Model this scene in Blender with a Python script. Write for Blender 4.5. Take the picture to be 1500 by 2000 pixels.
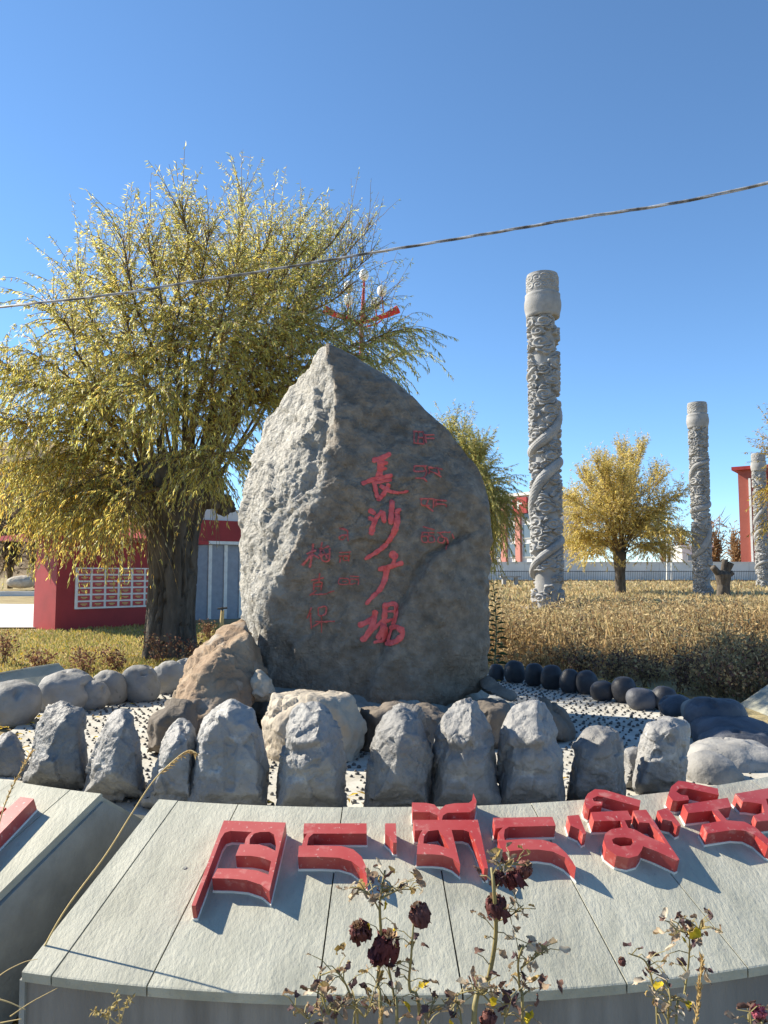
import bpy, bmesh, math, random
import numpy as np
from mathutils import Vector, Matrix
from mathutils.bvhtree import BVHTree

random.seed(7); RNG = np.random.default_rng(11)
for o in list(bpy.data.objects): bpy.data.objects.remove(o)
SC = bpy.context.scene
COL = SC.collection

# ------------------------------------------------------------------ camera
FPX = 1500.0; CAMZ = 1.1; HOR = 1122.0
PITCH = math.atan((HOR-1000.0)/FPX)
cam = bpy.data.cameras.new('camera'); camo = bpy.data.objects.new('camera', cam); COL.objects.link(camo)
cam.sensor_fit = 'VERTICAL'; cam.sensor_height = 24.0; cam.lens = 24.0*FPX/2000.0
cam.clip_start = 0.05; cam.clip_end = 5000
camo.location = (0, 0, CAMZ); camo.rotation_euler = (math.pi/2+PITCH, 0, 0)
SC.camera = camo
# ------------------------------------------------------------------ sky, sun, exposure
EL = math.radians(35.0); BETA = math.radians(22.0)          # sun from the left, a little beyond the stone
SUN = Vector((-math.cos(BETA)*math.cos(EL), math.sin(BETA)*math.cos(EL), math.sin(EL)))
w = bpy.data.worlds.new('World'); SC.world = w; w.use_nodes = True
nt = w.node_tree; nt.nodes.clear()
sky = nt.nodes.new('ShaderNodeTexSky'); sky.sky_type = 'NISHITA'; sky.sun_disc = False
sky.sun_elevation = EL; sky.sun_rotation = math.atan2(SUN.x, SUN.y)
sky.altitude = 2500; sky.air_density = 1.0; sky.dust_density = 0.0; sky.ozone_density = 6.0
bg = nt.nodes.new('ShaderNodeBackground'); bg.inputs['Strength'].default_value = 0.103
wo = nt.nodes.new('ShaderNodeOutputWorld')
hs = nt.nodes.new('ShaderNodeHueSaturation'); hs.inputs['Hue'].default_value = .493       # white balance
nt.links.new(sky.outputs[0], hs.inputs['Color']); nt.links.new(hs.outputs[0], bg.inputs[0]); nt.links.new(bg.outputs[0], wo.inputs[0])
sl = bpy.data.lights.new('sun', 'SUN'); sl.energy = 4.6; sl.angle = math.radians(0.5); sl.color = (1.0, 0.91, 0.75)
so = bpy.data.objects.new('sun', sl); COL.objects.link(so)
so.rotation_euler = (-SUN).to_track_quat('-Z', 'Y').to_euler(); so.location = (-20, 10, 30)
SC.view_settings.view_transform = 'Standard'; SC.view_settings.look = 'None'
SC.view_settings.exposure = 1.22; SC.view_settings.gamma = 1.0

# ------------------------------------------------------------------ helpers
FW = np.array([0, math.cos(PITCH), math.sin(PITCH)]); UP = np.array([0, -math.sin(PITCH), math.cos(PITCH)])
O = np.array([0, 0, CAMZ])
def ray(px, py):
    v = FW*FPX + np.array([1., 0, 0])*(px-750) + UP*(1000-py)
    return v/np.linalg.norm(v)
def P(px, py, d):                     # point seen at (px,py) that stands d metres away
    r = ray(px, py); return O + r*(d/r[1])
def G(px, py, z=0.0):                 # point of the level z seen at (px,py)
    r = ray(px, py); return O + r*((z-CAMZ)/r[2])
CX, CY = -0.03, 6.45                  # centre of the round bed
def ring(phi, R, z):
    a = math.radians(phi); return np.array([CX+R*math.sin(a), CY-R*math.cos(a), z])
def ring_depth(px, R):                # depth of a thing standing on radius R in the column px (near side)
    k = (px-750)/FPX; d = 3.7
    for _ in range(30):
        x = k*d*1.0 - CX
        d = CY-math.sqrt(max(R*R-x*x, 0.01))
    return d

def hsh(ix, iy, iz, seed):
    h = (ix.astype(np.int64)*374761393 + iy.astype(np.int64)*668265263 + iz.astype(np.int64)*2147483647 + seed*974711) & 0x7fffffff
    h = ((h ^ (h >> 13))*1274126177) & 0x7fffffff
    h = h ^ (h >> 16)
    return (h & 0xffff)/32767.5-1.0
def vn(p, f=1.0, seed=0):
    p = np.asarray(p)*f; i = np.floor(p).astype(np.int64); t = p-i; t = t*t*t*(t*(t*6-15)+10)
    r = 0
    for dx in (0, 1):
        wx = t[:, 0] if dx else 1-t[:, 0]
        for dy in (0, 1):
            wy = t[:, 1] if dy else 1-t[:, 1]
            for dz in (0, 1):
                wz = t[:, 2] if dz else 1-t[:, 2]
                r = r + wx*wy*wz*hsh(i[:, 0]+dx, i[:, 1]+dy, i[:, 2]+dz, seed)
    return r
def fbm(p, f, seed, oct=4, gain=.5):
    s = 0; a = 1.0
    for k in range(oct):
        s = s + a*vn(p, f*(2.03**k), seed+k*17); a *= gain
    return s
def sm(a, b, x):
    t = np.clip((x-a)/(b-a), 0, 1); return t*t*(3-2*t)

def facet(p, f, seed):
    """broken planar facets: nearest random cell, each with its own tilt"""
    q = np.asarray(p)*f; i = np.floor(q).astype(np.int64); best = np.full(len(q), 9.0); out = np.zeros(len(q))
    for dx in (-1, 0, 1):
        for dy in (-1, 0, 1):
            for dz in (-1, 0, 1):
                a, b, c = i[:, 0]+dx, i[:, 1]+dy, i[:, 2]+dz
                v = q-np.stack([a+.5+.42*hsh(a, b, c, seed), b+.5+.42*hsh(a, b, c, seed+1), c+.5+.42*hsh(a, b, c, seed+2)], 1)
                d = (v*v).sum(1); k = d < best
                t = .30*hsh(a, b, c, seed+3)+.85*(v[:, 0]*hsh(a, b, c, seed+4)+v[:, 1]*hsh(a, b, c, seed+5)+v[:, 2]*hsh(a, b, c, seed+6))
                best[k] = d[k]; out[k] = t[k]
    return out
def warp(b, f, a, seed): return b+a*np.stack([vn(b, f, seed), vn(b, f, seed+1), vn(b, f, seed+2)], 1)
def chain(o):
    s = Vector((0, 0, 0))
    while o is not None: s += o.location; o = o.parent
    return np.array(s)
def mesh_np(name, V, F, mat, smooth=False, col=None):
    V = np.asarray(V, dtype=np.float32); me = bpy.data.meshes.new(name)
    if isinstance(F, np.ndarray):
        m, k = F.shape
        me.vertices.add(len(V)); me.vertices.foreach_set('co', V.ravel())
        me.loops.add(m*k); me.polygons.add(m)
        me.loops.foreach_set('vertex_index', F.ravel().astype(np.int32))
        me.polygons.foreach_set('loop_start', (np.arange(m)*k).astype(np.int32))
        me.update(calc_edges=True)
    else:
        me.from_pydata([tuple(map(float, v)) for v in V], [], F); me.update()
    me.validate()
    if smooth:
        me.polygons.foreach_set('use_smooth', np.ones(len(me.polygons), dtype=bool))
    if col is not None:
        a = me.attributes.new('Col', 'FLOAT_COLOR', 'POINT')
        c = np.ones((len(V), 4), dtype=np.float32); c[:, :3] = col; a.data.foreach_set('color', c.ravel())
    for m_ in (mat if isinstance(mat, (list, tuple)) else [mat]):
        me.materials.append(m_)
    return me
def link(name, me, parent=None, loc=None):
    o = bpy.data.objects.new(name, me); COL.objects.link(o)
    if parent is not None: o.parent = parent
    if loc is not None: o.location = loc
    return o
def part(name, V, F, mat, parent, smooth=False, col=None):      # V in world metres
    off = chain(parent); return link(name, mesh_np(name, np.asarray(V)-off, F, mat, smooth, col), parent)
def tag(o, label, cat, group=None, kind=None):
    if label: o['label'] = label
    if cat: o['category'] = cat
    if group: o['group'] = group
    if kind: o['kind'] = kind
    return o
def thing(name, loc, label, cat, group=None):
    o = link(name, None, None, tuple(loc)); return tag(o, label, cat, group)
def solo(name, V, F, mat, label, cat, group=None, smooth=False, col=None, kind=None):
    V = np.asarray(V); b = np.array([V[:, 0].mean(), V[:, 1].mean(), V[:, 2].min()])
    o = link(name, mesh_np(name, V-b, F, mat, smooth, col), None, tuple(b)); return tag(o, label, cat, group, kind)
def struct(name, V, F, mat, smooth=False, col=None):
    o = link(name, mesh_np(name, V, F, mat, smooth, col)); o['kind'] = 'structure'; return o

class MB:
    def __init__(s): s.V = []; s.F = []
    def add(s, V, F):
        b = len(s.V); s.V.extend([tuple(v) for v in V]); s.F.extend([tuple(i+b for i in f) for f in F])
    def box(s, x0, x1, y0, y1, z0, z1, M=None):
        V = [(x, y, z) for z in (z0, z1) for y in (y0, y1) for x in (x0, x1)]
        if M is not None: V = [tuple(M @ Vector(v)) for v in V]
        s.add(V, [(0, 2, 3, 1), (4, 5, 7, 6), (0, 1, 5, 4), (2, 6, 7, 3), (0, 4, 6, 2), (1, 3, 7, 5)])
    def tube(s, pts, rad, n=6, cap=True):
        V, F = tube(pts, rad, n, cap); s.add(V, F)
    def arr(s): return np.array(s.V)
def tube(pts, rad, n=6, cap=True):
    pts = [Vector(p) for p in pts]; m = len(pts)
    rad = [rad]*m if not hasattr(rad, '__len__') else rad
    V = []; F = []; a = None
    for i in range(m):
        t = (pts[min(i+1, m-1)]-pts[max(i-1, 0)])
        t = t.normalized() if t.length > 1e-9 else Vector((0, 0, 1))
        if a is None:
            a = t.orthogonal().normalized()
        else:
            a = (a-t*a.dot(t)); a = a.normalized() if a.length > 1e-6 else t.orthogonal().normalized()
        b = t.cross(a)
        for k in range(n):
            q = 2*math.pi*k/n; V.append(tuple(pts[i]+(a*math.cos(q)+b*math.sin(q))*rad[i]))
    for i in range(m-1):
        for k in range(n):
            F.append((i*n+k, i*n+(k+1) % n, (i+1)*n+(k+1) % n, (i+1)*n+k))
    if cap: F.append(tuple(range(n-1, -1, -1))); F.append(tuple((m-1)*n+k for k in range(n)))
    return V, F
def spline(pts, n):
    pts = np.array(pts, float); m = len(pts)
    if m == 2: return np.array([pts[0]+(pts[1]-pts[0])*t for t in np.linspace(0, 1, n)])
    e = np.vstack([2*pts[0]-pts[1], pts, 2*pts[-1]-pts[-2]]); out = []
    for t in np.linspace(0, m-1-1e-9, n):
        i = int(t); u = t-i; a, b, c, d = e[i:i+4]
        out.append(.5*(2*b+(c-a)*u+(2*a-5*b+4*c-d)*u*u+(3*b-a-3*c+d)*u**3))
    return np.array(out)
def lathe(prof, n, cx=0, cy=0):
    V = []; F = []
    for r, z in prof:
        for k in range(n):
            q = 2*math.pi*k/n; V.append((cx+r*math.cos(q), cy+r*math.sin(q), z))
    for i in range(len(prof)-1):
        for k in range(n): F.append((i*n+k, i*n+(k+1) % n, (i+1)*n+(k+1) % n, (i+1)*n+k))
    F.append(tuple(range(n-1, -1, -1))); F.append(tuple((len(prof)-1)*n+k for k in range(n)))
    return V, F

# ------------------------------------------------------------------ materials
def mat(name, ramp, scale=5.0, detail=6, rough=.8, bump=.0, bscale=30.0, stretch=(1, 1, 1), spec=.3,
        spots=None, attr=False, transl=0.0, bdist=.02, rnd=0.0, bump2=None, distort=0.0):
    m = bpy.data.materials.new(name); m.use_nodes = True; n = m.node_tree; L = n.links
    bs = n.nodes['Principled BSDF']; bs.inputs['Roughness'].default_value = rough
    bs.inputs['Specular IOR Level'].default_value = spec
    tc = n.nodes.new('ShaderNodeTexCoord'); mp = n.nodes.new('ShaderNodeMapping'); mp.inputs['Scale'].default_value = stretch
    L.new(tc.outputs['Object'], mp.inputs['Vector'])
    def noise(s, d=6, r=.55):
        t = n.nodes.new('ShaderNodeTexNoise'); t.inputs['Scale'].default_value = s; t.inputs['Detail'].default_value = d
        t.inputs['Roughness'].default_value = r; t.inputs['Distortion'].default_value = distort
        L.new(mp.outputs[0], t.inputs['Vector']); return t
    if attr:
        a = n.nodes.new('ShaderNodeAttribute'); a.attribute_name = 'Col'; colour = a.outputs['Color']
    else:
        t = noise(scale, detail); r = n.nodes.new('ShaderNodeValToRGB'); e = r.color_ramp.elements
        while len(e) < len(ramp): e.new(.5)
        for el, (p, c) in zip(e, ramp): el.position = p; el.color = (*c, 1)
        L.new(t.outputs['Fac'], r.inputs['Fac']); colour = r.outputs['Color']
    for sp in (spots or []):                  # (scale, threshold lo, hi, colour, strength): stains with a shape of their own
        t2 = noise(sp[0], 5, .6); mr = n.nodes.new('ShaderNodeMapRange')
        mr.inputs['From Min'].default_value = sp[1]; mr.inputs['From Max'].default_value = sp[2]; mr.inputs['To Max'].default_value = sp[4]
        L.new(t2.outputs['Fac'], mr.inputs['Value'])
        mx = n.nodes.new('ShaderNodeMix'); mx.data_type = 'RGBA'; L.new(mr.outputs[0], mx.inputs['Factor'])
        L.new(colour, mx.inputs['A']); mx.inputs['B'].default_value = (*sp[3], 1); colour = mx.outputs['Result']
    if rnd:
        oi = n.nodes.new('ShaderNodeObjectInfo'); mr = n.nodes.new('ShaderNodeMapRange')
        mr.inputs['To Min'].default_value = 1-rnd; mr.inputs['To Max'].default_value = 1+rnd
        L.new(oi.outputs['Random'], mr.inputs['Value'])
        hs = n.nodes.new('ShaderNodeHueSaturation'); L.new(mr.outputs[0], hs.inputs['Value']); L.new(colour, hs.inputs['Color']); colour = hs.outputs[0]
    L.new(colour, bs.inputs['Base Color'])
    if bump:
        t3 = noise(bscale, 8, .62); b = n.nodes.new('ShaderNodeBump'); b.inputs['Strength'].default_value = bump; b.inputs['Distance'].default_value = bdist
        L.new(t3.outputs['Fac'], b.inputs['Height'])
        if bump2:
            t4 = noise(bump2[0], 6, .6); b2 = n.nodes.new('ShaderNodeBump'); b2.inputs['Strength'].default_value = bump2[1]; b2.inputs['Distance'].default_value = bump2[2]
            L.new(t4.outputs['Fac'], b2.inputs['Height']); L.new(b.outputs[0], b2.inputs['Normal']); b = b2
        L.new(b.outputs[0], bs.inputs['Normal'])
    if transl:
        tr = n.nodes.new('ShaderNodeBsdfTranslucent'); L.new(colour, tr.inputs['Color'])
        ms = n.nodes.new('ShaderNodeMixShader'); ms.inputs[0].default_value = transl
        L.new(bs.outputs[0], ms.inputs[1]); L.new(tr.outputs[0], ms.inputs[2])
        L.new(ms.outputs[0], n.nodes['Material Output'].inputs['Surface'])
    return m
def flat(name, c, rough=.6, spec=.4, var=.12, scale=8, bump=.0, **k):
    lo = tuple(x*(1-var) for x in c); hi = tuple(min(1, x*(1+var)) for x in c)
    return mat(name, [(.3, lo), (.7, hi)], scale=scale, rough=rough, spec=spec, bump=bump, **k)

M_ROCK = mat('monument_rock', [(.28, (.145, .118, .090)), (.5, (.215, .178, .137)), (.72, (.31, .258, .20))], scale=13, detail=12, rough=.62, bump=1.0, bscale=20, bdist=.05, spec=.35,
             spots=[(1.3, .52, .72, (.17, .115, .066), .65), (6, .60, .70, (.32, .30, .25), .5), (2.6, .58, .68, (.075, .068, .056), .55), (34, .62, .70, (.34, .31, .25), .5)], bump2=(7, .5, .05))
def broken(m, c1, c2):                    # paler stone on the broken flank; part of its sunlight sits in this colour
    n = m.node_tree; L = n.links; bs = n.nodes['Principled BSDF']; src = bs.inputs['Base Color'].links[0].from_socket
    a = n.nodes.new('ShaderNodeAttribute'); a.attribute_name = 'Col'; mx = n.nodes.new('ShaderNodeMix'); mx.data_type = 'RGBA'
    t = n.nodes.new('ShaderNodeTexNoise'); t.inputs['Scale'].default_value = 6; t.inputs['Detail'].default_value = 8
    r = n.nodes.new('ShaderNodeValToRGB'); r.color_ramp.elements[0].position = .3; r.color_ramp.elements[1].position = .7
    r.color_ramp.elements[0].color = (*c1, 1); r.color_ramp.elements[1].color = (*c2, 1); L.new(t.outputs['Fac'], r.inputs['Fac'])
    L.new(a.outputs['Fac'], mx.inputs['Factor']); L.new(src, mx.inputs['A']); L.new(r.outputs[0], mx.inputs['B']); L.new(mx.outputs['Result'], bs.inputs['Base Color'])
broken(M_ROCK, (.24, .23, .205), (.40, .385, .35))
M_MORTAR = mat('mortar', [(.3, (.16, .165, .15)), (.7, (.30, .31, .28))], scale=6, bump=.6, bscale=40, rough=.9)
M_PAINTR = mat('inscription_paint', [(.3, (.58, .07, .065)), (.7, (.74, .15, .135))], scale=30, rough=.6, spec=.4, bump=.5, bscale=60, bdist=.006)
M_PAINTT = mat('inscription_paint_faded', [(.3, (.46, .085, .075)), (.7, (.64, .17, .15))], scale=60, rough=.7, spec=.3, bump=.5, bscale=60, bdist=.006)
M_GREY = mat('cast_stone', [(.25, (.150, .148, .146)), (.55, (.235, .232, .226)), (.8, (.40, .39, .365))], scale=4, rough=.55, spec=.45, bump=.8, bscale=34, bdist=.014, rnd=.22,
             spots=[(9, .58, .70, (.46, .455, .44), .5), (2.5, .56, .68, (.10, .10, .105), .55), (5, .62, .7, (.24, .20, .15), .4), (45, .62, .7, (.10, .10, .10), .4)], bump2=(11, .45, .03))
M_BOULD = mat('grey_boulder', [(.25, (.18, .176, .168)), (.75, (.36, .35, .33))], scale=4, rough=.7, bump=.5, bscale=35, bdist=.012, rnd=.1,
              spots=[(14, .64, .72, (.06, .06, .065), .6)], bump2=(10, .35, .03))
M_BALL = mat('black_ball_stone', [(.3, (.022, .023, .028)), (.7, (.055, .057, .066))], scale=6, rough=.55, spec=.45, bump=.35, bscale=60, bdist=.006, rnd=.2,
             spots=[(12, .62, .8, (.12, .12, .125), .4)])
M_DARKB = mat('dark_boulder', [(.3, (.05, .055, .068)), (.7, (.11, .115, .135))], scale=5, rough=.6, spec=.4, bump=.5, bscale=40, bdist=.012, rnd=.15, bump2=(9, .3, .03))
M_BROWN = mat('brown_stone', [(.25, (.15, .10, .065)), (.5, (.27, .19, .125)), (.75, (.36, .29, .21))], scale=3.5, rough=.85, bump=.8, bscale=24, bdist=.02,
              spots=[(5, .55, .7, (.34, .32, .28), .7), (3, .6, .72, (.10, .09, .08), .6)], bump2=(7, .4, .04))
M_BEIGE = mat('beige_stone', [(.25, (.30, .25, .19)), (.75, (.50, .45, .37))], scale=3.5, rough=.85, bump=.7, bscale=22, bdist=.02, bump2=(7, .4, .04),
              spots=[(4, .55, .72, (.24, .20, .165), .7)])
M_DIM = mat('dull_brown_stone', [(.25, (.10, .085, .07)), (.75, (.22, .185, .15))], scale=4, rough=.85, bump=.7, bscale=24, bdist=.02, bump2=(7, .4, .04))
M_SLAB = mat('granite_slab', [(.25, (.28, .28, .225)), (.5, (.375, .37, .30)), (.75, (.45, .44, .36))], scale=9, rough=.7, spec=.35, bump=.65, bscale=80, bdist=.005, stretch=(1, .35, 1), rnd=.10,
             spots=[(1.6, .5, .75, (.24, .25, .22), .6), (3.5, .58, .72, (.22, .215, .18), .45), (60, .6, .7, (.24, .24, .22), .5), (22, .68, .74, (.20, .19, .16), .4)], bump2=(26, .4, .008))
M_SLABV = mat('granite_side', [(.3, (.16, .15, .135)), (.7, (.29, .275, .25))], scale=12, rough=.8, bump=.8, bscale=40, bdist=.01, stretch=(1, 1, .12),
              spots=[(3, .5, .7, (.12, .11, .10), .6)])
M_SLABE = mat('granite_end', [(.3, (.22, .225, .21)), (.7, (.32, .325, .30))], scale=9, rough=.8, bump=.7, bscale=60, bdist=.006)
M_LETTER = mat('red_letter', [(.3, (.33, .020, .016)), (.7, (.42, .036, .026))], scale=6, rough=.5, spec=1.0, bump=.08, bscale=120, bdist=.002,
               spots=[(22, .56, .68, (.52, .22, .18), .6), (3, .45, .65, (.40, .075, .065), .7), (70, .63, .70, (.60, .45, .40), .6)])
M_WHITE = flat('white_plastic', (.72, .71, .66), .5)
M_PATH = mat('path_concrete', [(.3, (.38, .365, .32)), (.7, (.55, .53, .47))], scale=6, rough=.9, bump=.5, bscale=60, bdist=.006, spots=[(2.2, .50, .66, (.34, .30, .23), .7), (14, .60, .70, (.26, .22, .16), .6), (60, .58, .68, (.30, .27, .22), .5)])
M_PEB = mat('black_pebble', [(.3, (.06, .06, .06)), (.7, (.17, .165, .155))], scale=40, rough=.5, spec=.45, rnd=.5)
M_LEAF = mat('leaf', None, rough=.45, spec=.5, attr=True, transl=.6)
M_DRY = mat('dry_leaf', None, rough=.8, spec=.15, attr=True, transl=.25)
M_GRASS = mat('dry_grass', None, rough=.7, spec=.3, attr=True, transl=.45)
M_BARK = mat('bark', [(.25, (.045, .038, .032)), (.75, (.15, .128, .105))], scale=9, rough=.95, bump=1.0, bscale=22, bdist=.03, stretch=(1, 1, .3), spec=.1,
             spots=[(6, .6, .75, (.20, .18, .155), .6)])
M_TWIG = flat('twig', (.17, .115, .055), .75, .25)
M_SOIL = mat('ground', [(.25, (.17, .13, .075)), (.5, (.33, .265, .14)), (.75, (.44, .37, .21))], scale=1.2, rough=.95, bump=.6, bscale=20, bdist=.05, spec=.1,
             spots=[(.35, .5, .7, (.36, .29, .15), .6), (9, .6, .7, (.13, .10, .06), .5)])
M_HILL = mat('hill', [(.25, (.17, .125, .08)), (.55, (.29, .22, .14)), (.8, (.38, .30, .19))], scale=.06, rough=1, spec=.05, bump=.6, bscale=.3, bdist=2.0,
             spots=[(.12, .56, .66, (.12, .10, .065), .7)])
M_PAVE = mat('paving', [(.3, (.58, .56, .52)), (.7, (.70, .68, .63))], scale=1.0, rough=.85, bump=.2, bscale=20)
M_RED = flat('red_render', (.31, .028, .028), .6, .35, .18, 2)
M_REDB = mat('red_building', [(.3, (.30, .075, .055)), (.7, (.38, .11, .08))], scale=.6, rough=.8)
M_GRANITE = mat('column_granite', [(.3, (.225, .225, .222)), (.7, (.36, .357, .35))], scale=3, rough=.85, bump=.4, bscale=26, bdist=.02, spots=[(1.2, .55, .75, (.26, .25, .23), .5)])
M_WALLW = mat('white_wall', [(.3, (.56, .55, .52)), (.7, (.72, .71, .68))], scale=.5, rough=.9, spots=[(.9, .6, .7, (.40, .37, .33), .5)])
M_PINK = flat('pink_render', (.52, .22, .18), .8)
M_GLASS = flat('dark_glass', (.12, .16, .20), .15, .6)
M_BLUE = flat('blue_panel', (.27, .295, .335), .5)
M_IRON = flat('black_iron', (.03, .03, .032), .5)
M_CABLE = mat('cable', [(.4, (.10, .10, .105)), (.6, (.42, .42, .43))], scale=9, rough=.5)  # paler grey patches put highlights into the strand colour
M_GLOBE = flat('lamp_globe', (.80, .78, .72), .35)
M_ROSE = mat('withered_rose', None, rough=.75, spec=.2, attr=True, transl=.12)
M_STEM = mat('rose_stem', [(.3, (.17, .14, .06)), (.7, (.27, .23, .10))], scale=14, rough=.6)
M_STRAW = flat('straw', (.50, .38, .18), .7, .2, .2, 20)
M_GREEN = mat('thistle_leaf', None, rough=.55, spec=.3, attr=True, transl=.25)

# ------------------------------------------------------------------ rocks
ICO = {}
def ico(n):
    if n not in ICO:
        bm = bmesh.new(); bmesh.ops.create_icosphere(bm, subdivisions=n, radius=1.0)
        V = np.array([v.co[:] for v in bm.verts]); F = np.array([[v.index for v in f.verts] for f in bm.faces]); bm.free(); ICO[n] = (V, F)
    return ICO[n]
def hull_planes(pts):
    bm = bmesh.new()
    for p in pts: bm.verts.new(tuple(map(float, p)))
    bmesh.ops.convex_hull(bm, input=bm.verts[:]); bm.normal_update()
    c = np.mean(pts, axis=0); out = []
    for f in bm.faces:
        n = np.array(f.normal[:]); 
        if np.linalg.norm(n) < .5: continue
        d = float(n @ (np.array(f.verts[0].co[:])-c))
        if d < 0: n, d = -n, -d
        if d > 1e-4: out.append((n, d))
    bm.free(); return c, np.array([o[0] for o in out]), np.array([o[1] for o in out])
def rock(pts, n=5, p=22, noise=((3, .02), (9, .008)), seed=0, extra=None, cuts=0, cdepth=(.03, .12), planes=()):
    pts = np.asarray(pts, float); c, N, D = hull_planes(pts)
    rg = np.random.default_rng(seed+1000)
    for _ in range(cuts):                       # broken planar facets
        v = rg.normal(size=3)*np.array([1, 1, .8])+np.array([0, -.5, .25]); v /= np.linalg.norm(v)
        N = np.vstack([N, v]); D = np.append(D, ((pts-c) @ v).max()*(1-rg.uniform(*cdepth)))
    for v, dep in planes:
        v = np.array(v)/np.linalg.norm(v); N = np.vstack([N, v]); D = np.append(D, ((pts-c) @ v).max()*(1-dep))
    U, F = ico(n)
    q = np.maximum((U @ N.T)/D, 0); mx = q.max(1, keepdims=True)
    w_ = (q/mx)**p; s = mx[:, 0]*w_.sum(1)**(1/p); r = 1/s
    nor = (w_/np.maximum(q, 1e-6)) @ (N/D[:, None]); nor /= np.linalg.norm(nor, axis=1, keepdims=True)
    V = c+U*r[:, None]; base = V.copy()
    global RNn; RNn = nor
    for f, a in noise: V = V+nor*(a*fbm(base, f, seed+int(f*7), 3))[:, None]
    if extra is not None: V = V+nor*extra(base, nor)[:, None]
    return V, F
def outline_pts(ol, d, thick, extra=(), shr=.62, lean=0.0):
    """closed stone from a traced outline: widest at d+thick*.4, rounded front at d, back at d+thick"""
    ol = np.array(ol, float); c = ol.mean(0); pts = []
    y0, y1 = ol[:, 1].min(), ol[:, 1].max()
    for x, y in ol: 
        k = lean*(y1-y)/(y1-y0); pts.append(P(x, y, d+thick*.42+k))
    for x, y in c+(ol-c)*shr: 
        k = lean*(y1-y)/(y1-y0); pts.append(P(x, y, d+k))
    for x, y in c+(ol-c)*.8:
        k = lean*(y1-y)/(y1-y0); pts.append(P(x, y, d+thick+k))
    for x, y, dd in extra: pts.append(P(x, y, d+dd))
    return np.array(pts)

# ------------------------------------------------------------------ ground, bed, plaza, hills
def gz(x, y):
    z = -0.5+0.5*sm(2.2, 6.2, y+.35*np.maximum(np.abs(x)-1.5, 0)) 
    z = z-0.02 + 0.40*sm(40, 75, y)
    return z
xs = np.concatenate([-np.geomspace(900, 12, 26), np.linspace(-11, 11, 89), np.geomspace(12, 900, 26)])
ys = np.concatenate([[-300, -60, -12, -4], np.linspace(-1, 16, 80), np.geomspace(16.5, 1500, 60)])
X, Y = np.meshgrid(xs, ys); Z = gz(X, Y)
Z = Z+.02*vn(np.c_[X.ravel(), Y.ravel(), 0*X.ravel()], .8, 3).reshape(X.shape)*((np.hypot(X-CX, Y-CY) > 5)*1.0)
def grid_faces(nx, ny):
    a = np.arange(nx*ny).reshape(ny, nx); return np.stack([a[:-1, :-1], a[:-1, 1:], a[1:, 1:], a[1:, :-1]], -1).reshape(-1, 4)
struct('ground', np.c_[X.ravel(), Y.ravel(), Z.ravel()], grid_faces(len(xs), len(ys)), M_SOIL, True)
def sheet(name, poly, z, m): return struct(name, [(x, y, z) for x, y in poly], [tuple(range(len(poly)))], m)
# paved plaza behind the lawn, in slabs
mb = MB(); gl = G(-400, 1243); gr = G(110, 1233)
mb.add([(-60, 15.6, .02), (-6.2, 15.9, .02), (-4.0, 26, .02), (-60, 40, .02)], [(0, 1, 2, 3)])
plaza = struct('plaza_pavement', mb.V, mb.F, M_PAVE)
kerb = MB(); kerb.box(-60, -4.5, 40, 40.35, -.02, .22)
kb = struct('kerb', kerb.V, kerb.F, M_WALLW)
# hills beyond
hx = np.linspace(-420, 160, 90); hy = np.linspace(140, 420, 40)
HX, HY = np.meshgrid(hx, hy)
az = HX/HY*FPX+750
prof = np.interp(az, [-900, -300, 0, 150, 300, 480, 620, 760, 900, 1200], [62, 58, 47, 41, 33, 20, 11, 6, 3, 1])
HZ = prof*sm(140, 260, HY)*(1+.10*fbm(np.c_[HX.ravel(), HY.ravel(), 0*HX.ravel()], .02, 5).reshape(HX.shape))-.5
struct('hills', np.c_[HX.ravel(), HY.ravel(), HZ.ravel()], grid_faces(90, 40), M_HILL, True)

# pebble bed: pale concrete disc, black pebbles set in it
nseg = 96
def path_r(a): return 2.74+.31*float(sm(.30, .62, -math.sin(a)))       # wider at the front, up to the blocks
disc = [(CX+path_r(2*math.pi*k/nseg)*math.cos(2*math.pi*k/nseg), CY+path_r(2*math.pi*k/nseg)*math.sin(2*math.pi*k/nseg), .008) for k in range(nseg)]
path = struct('pebble_path', disc+[(x, y, -.05) for x, y, z in disc], [tuple(range(nseg))]+[(k, k+nseg, (k+1) % nseg+nseg, (k+1) % nseg) for k in range(nseg)], M_PATH)
peb_pts = []
sp = .072
for i in range(-46, 47):
    for j in range(-46, 47):
        x = i*sp+(.5*sp if j % 2 else 0)+random.uniform(-.016, .016); y = j*sp*.9+random.uniform(-.016, .016)
        r = math.hypot(x, y)
        if 1.15 < r < path_r(math.atan2(y, x))-.06 and random.random() < .93: peb_pts.append((CX+x, CY+y))
def vis(p):
    x, y = p; return (y-0)*1.0 + (0 if (x > .9 or y < 4.6) else 3)
peb_pts.sort(key=vis)
U2, F2 = ico(2)
peb_meshes = []
for s in range(6):
    V = U2*np.array([.0115, .0105, .0105])*(1+.22*vn(U2, 1.3, s*9+1)[:, None]); V[:, 2] = np.maximum(V[:, 2], -.004)
    peb_meshes.append(mesh_np('pebble', V, F2, M_PEB, True))
for k, (x, y) in enumerate(peb_pts[:300]):
    o = link('pebble', peb_meshes[k % 6], path, (x, y, .011)); o.rotation_euler.z = random.uniform(0, 6.28); s = random.choice((.55, .75, .9, 1.0, 1.1, 1.35)); o.scale = (s, s, s*random.uniform(.9, 1.3))
U1, F1 = ico(1); VV = []; FF = []
for k, (x, y) in enumerate(peb_pts[300:]):
    s = random.choice((.55, .75, .9, 1.0, 1.1, 1.35)); V = U1*np.array([.0115, .0105, .0115])*s+np.array([x, y, .011]); FF.append(F1+len(VV)*len(U1)); VV.append(V)
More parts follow.
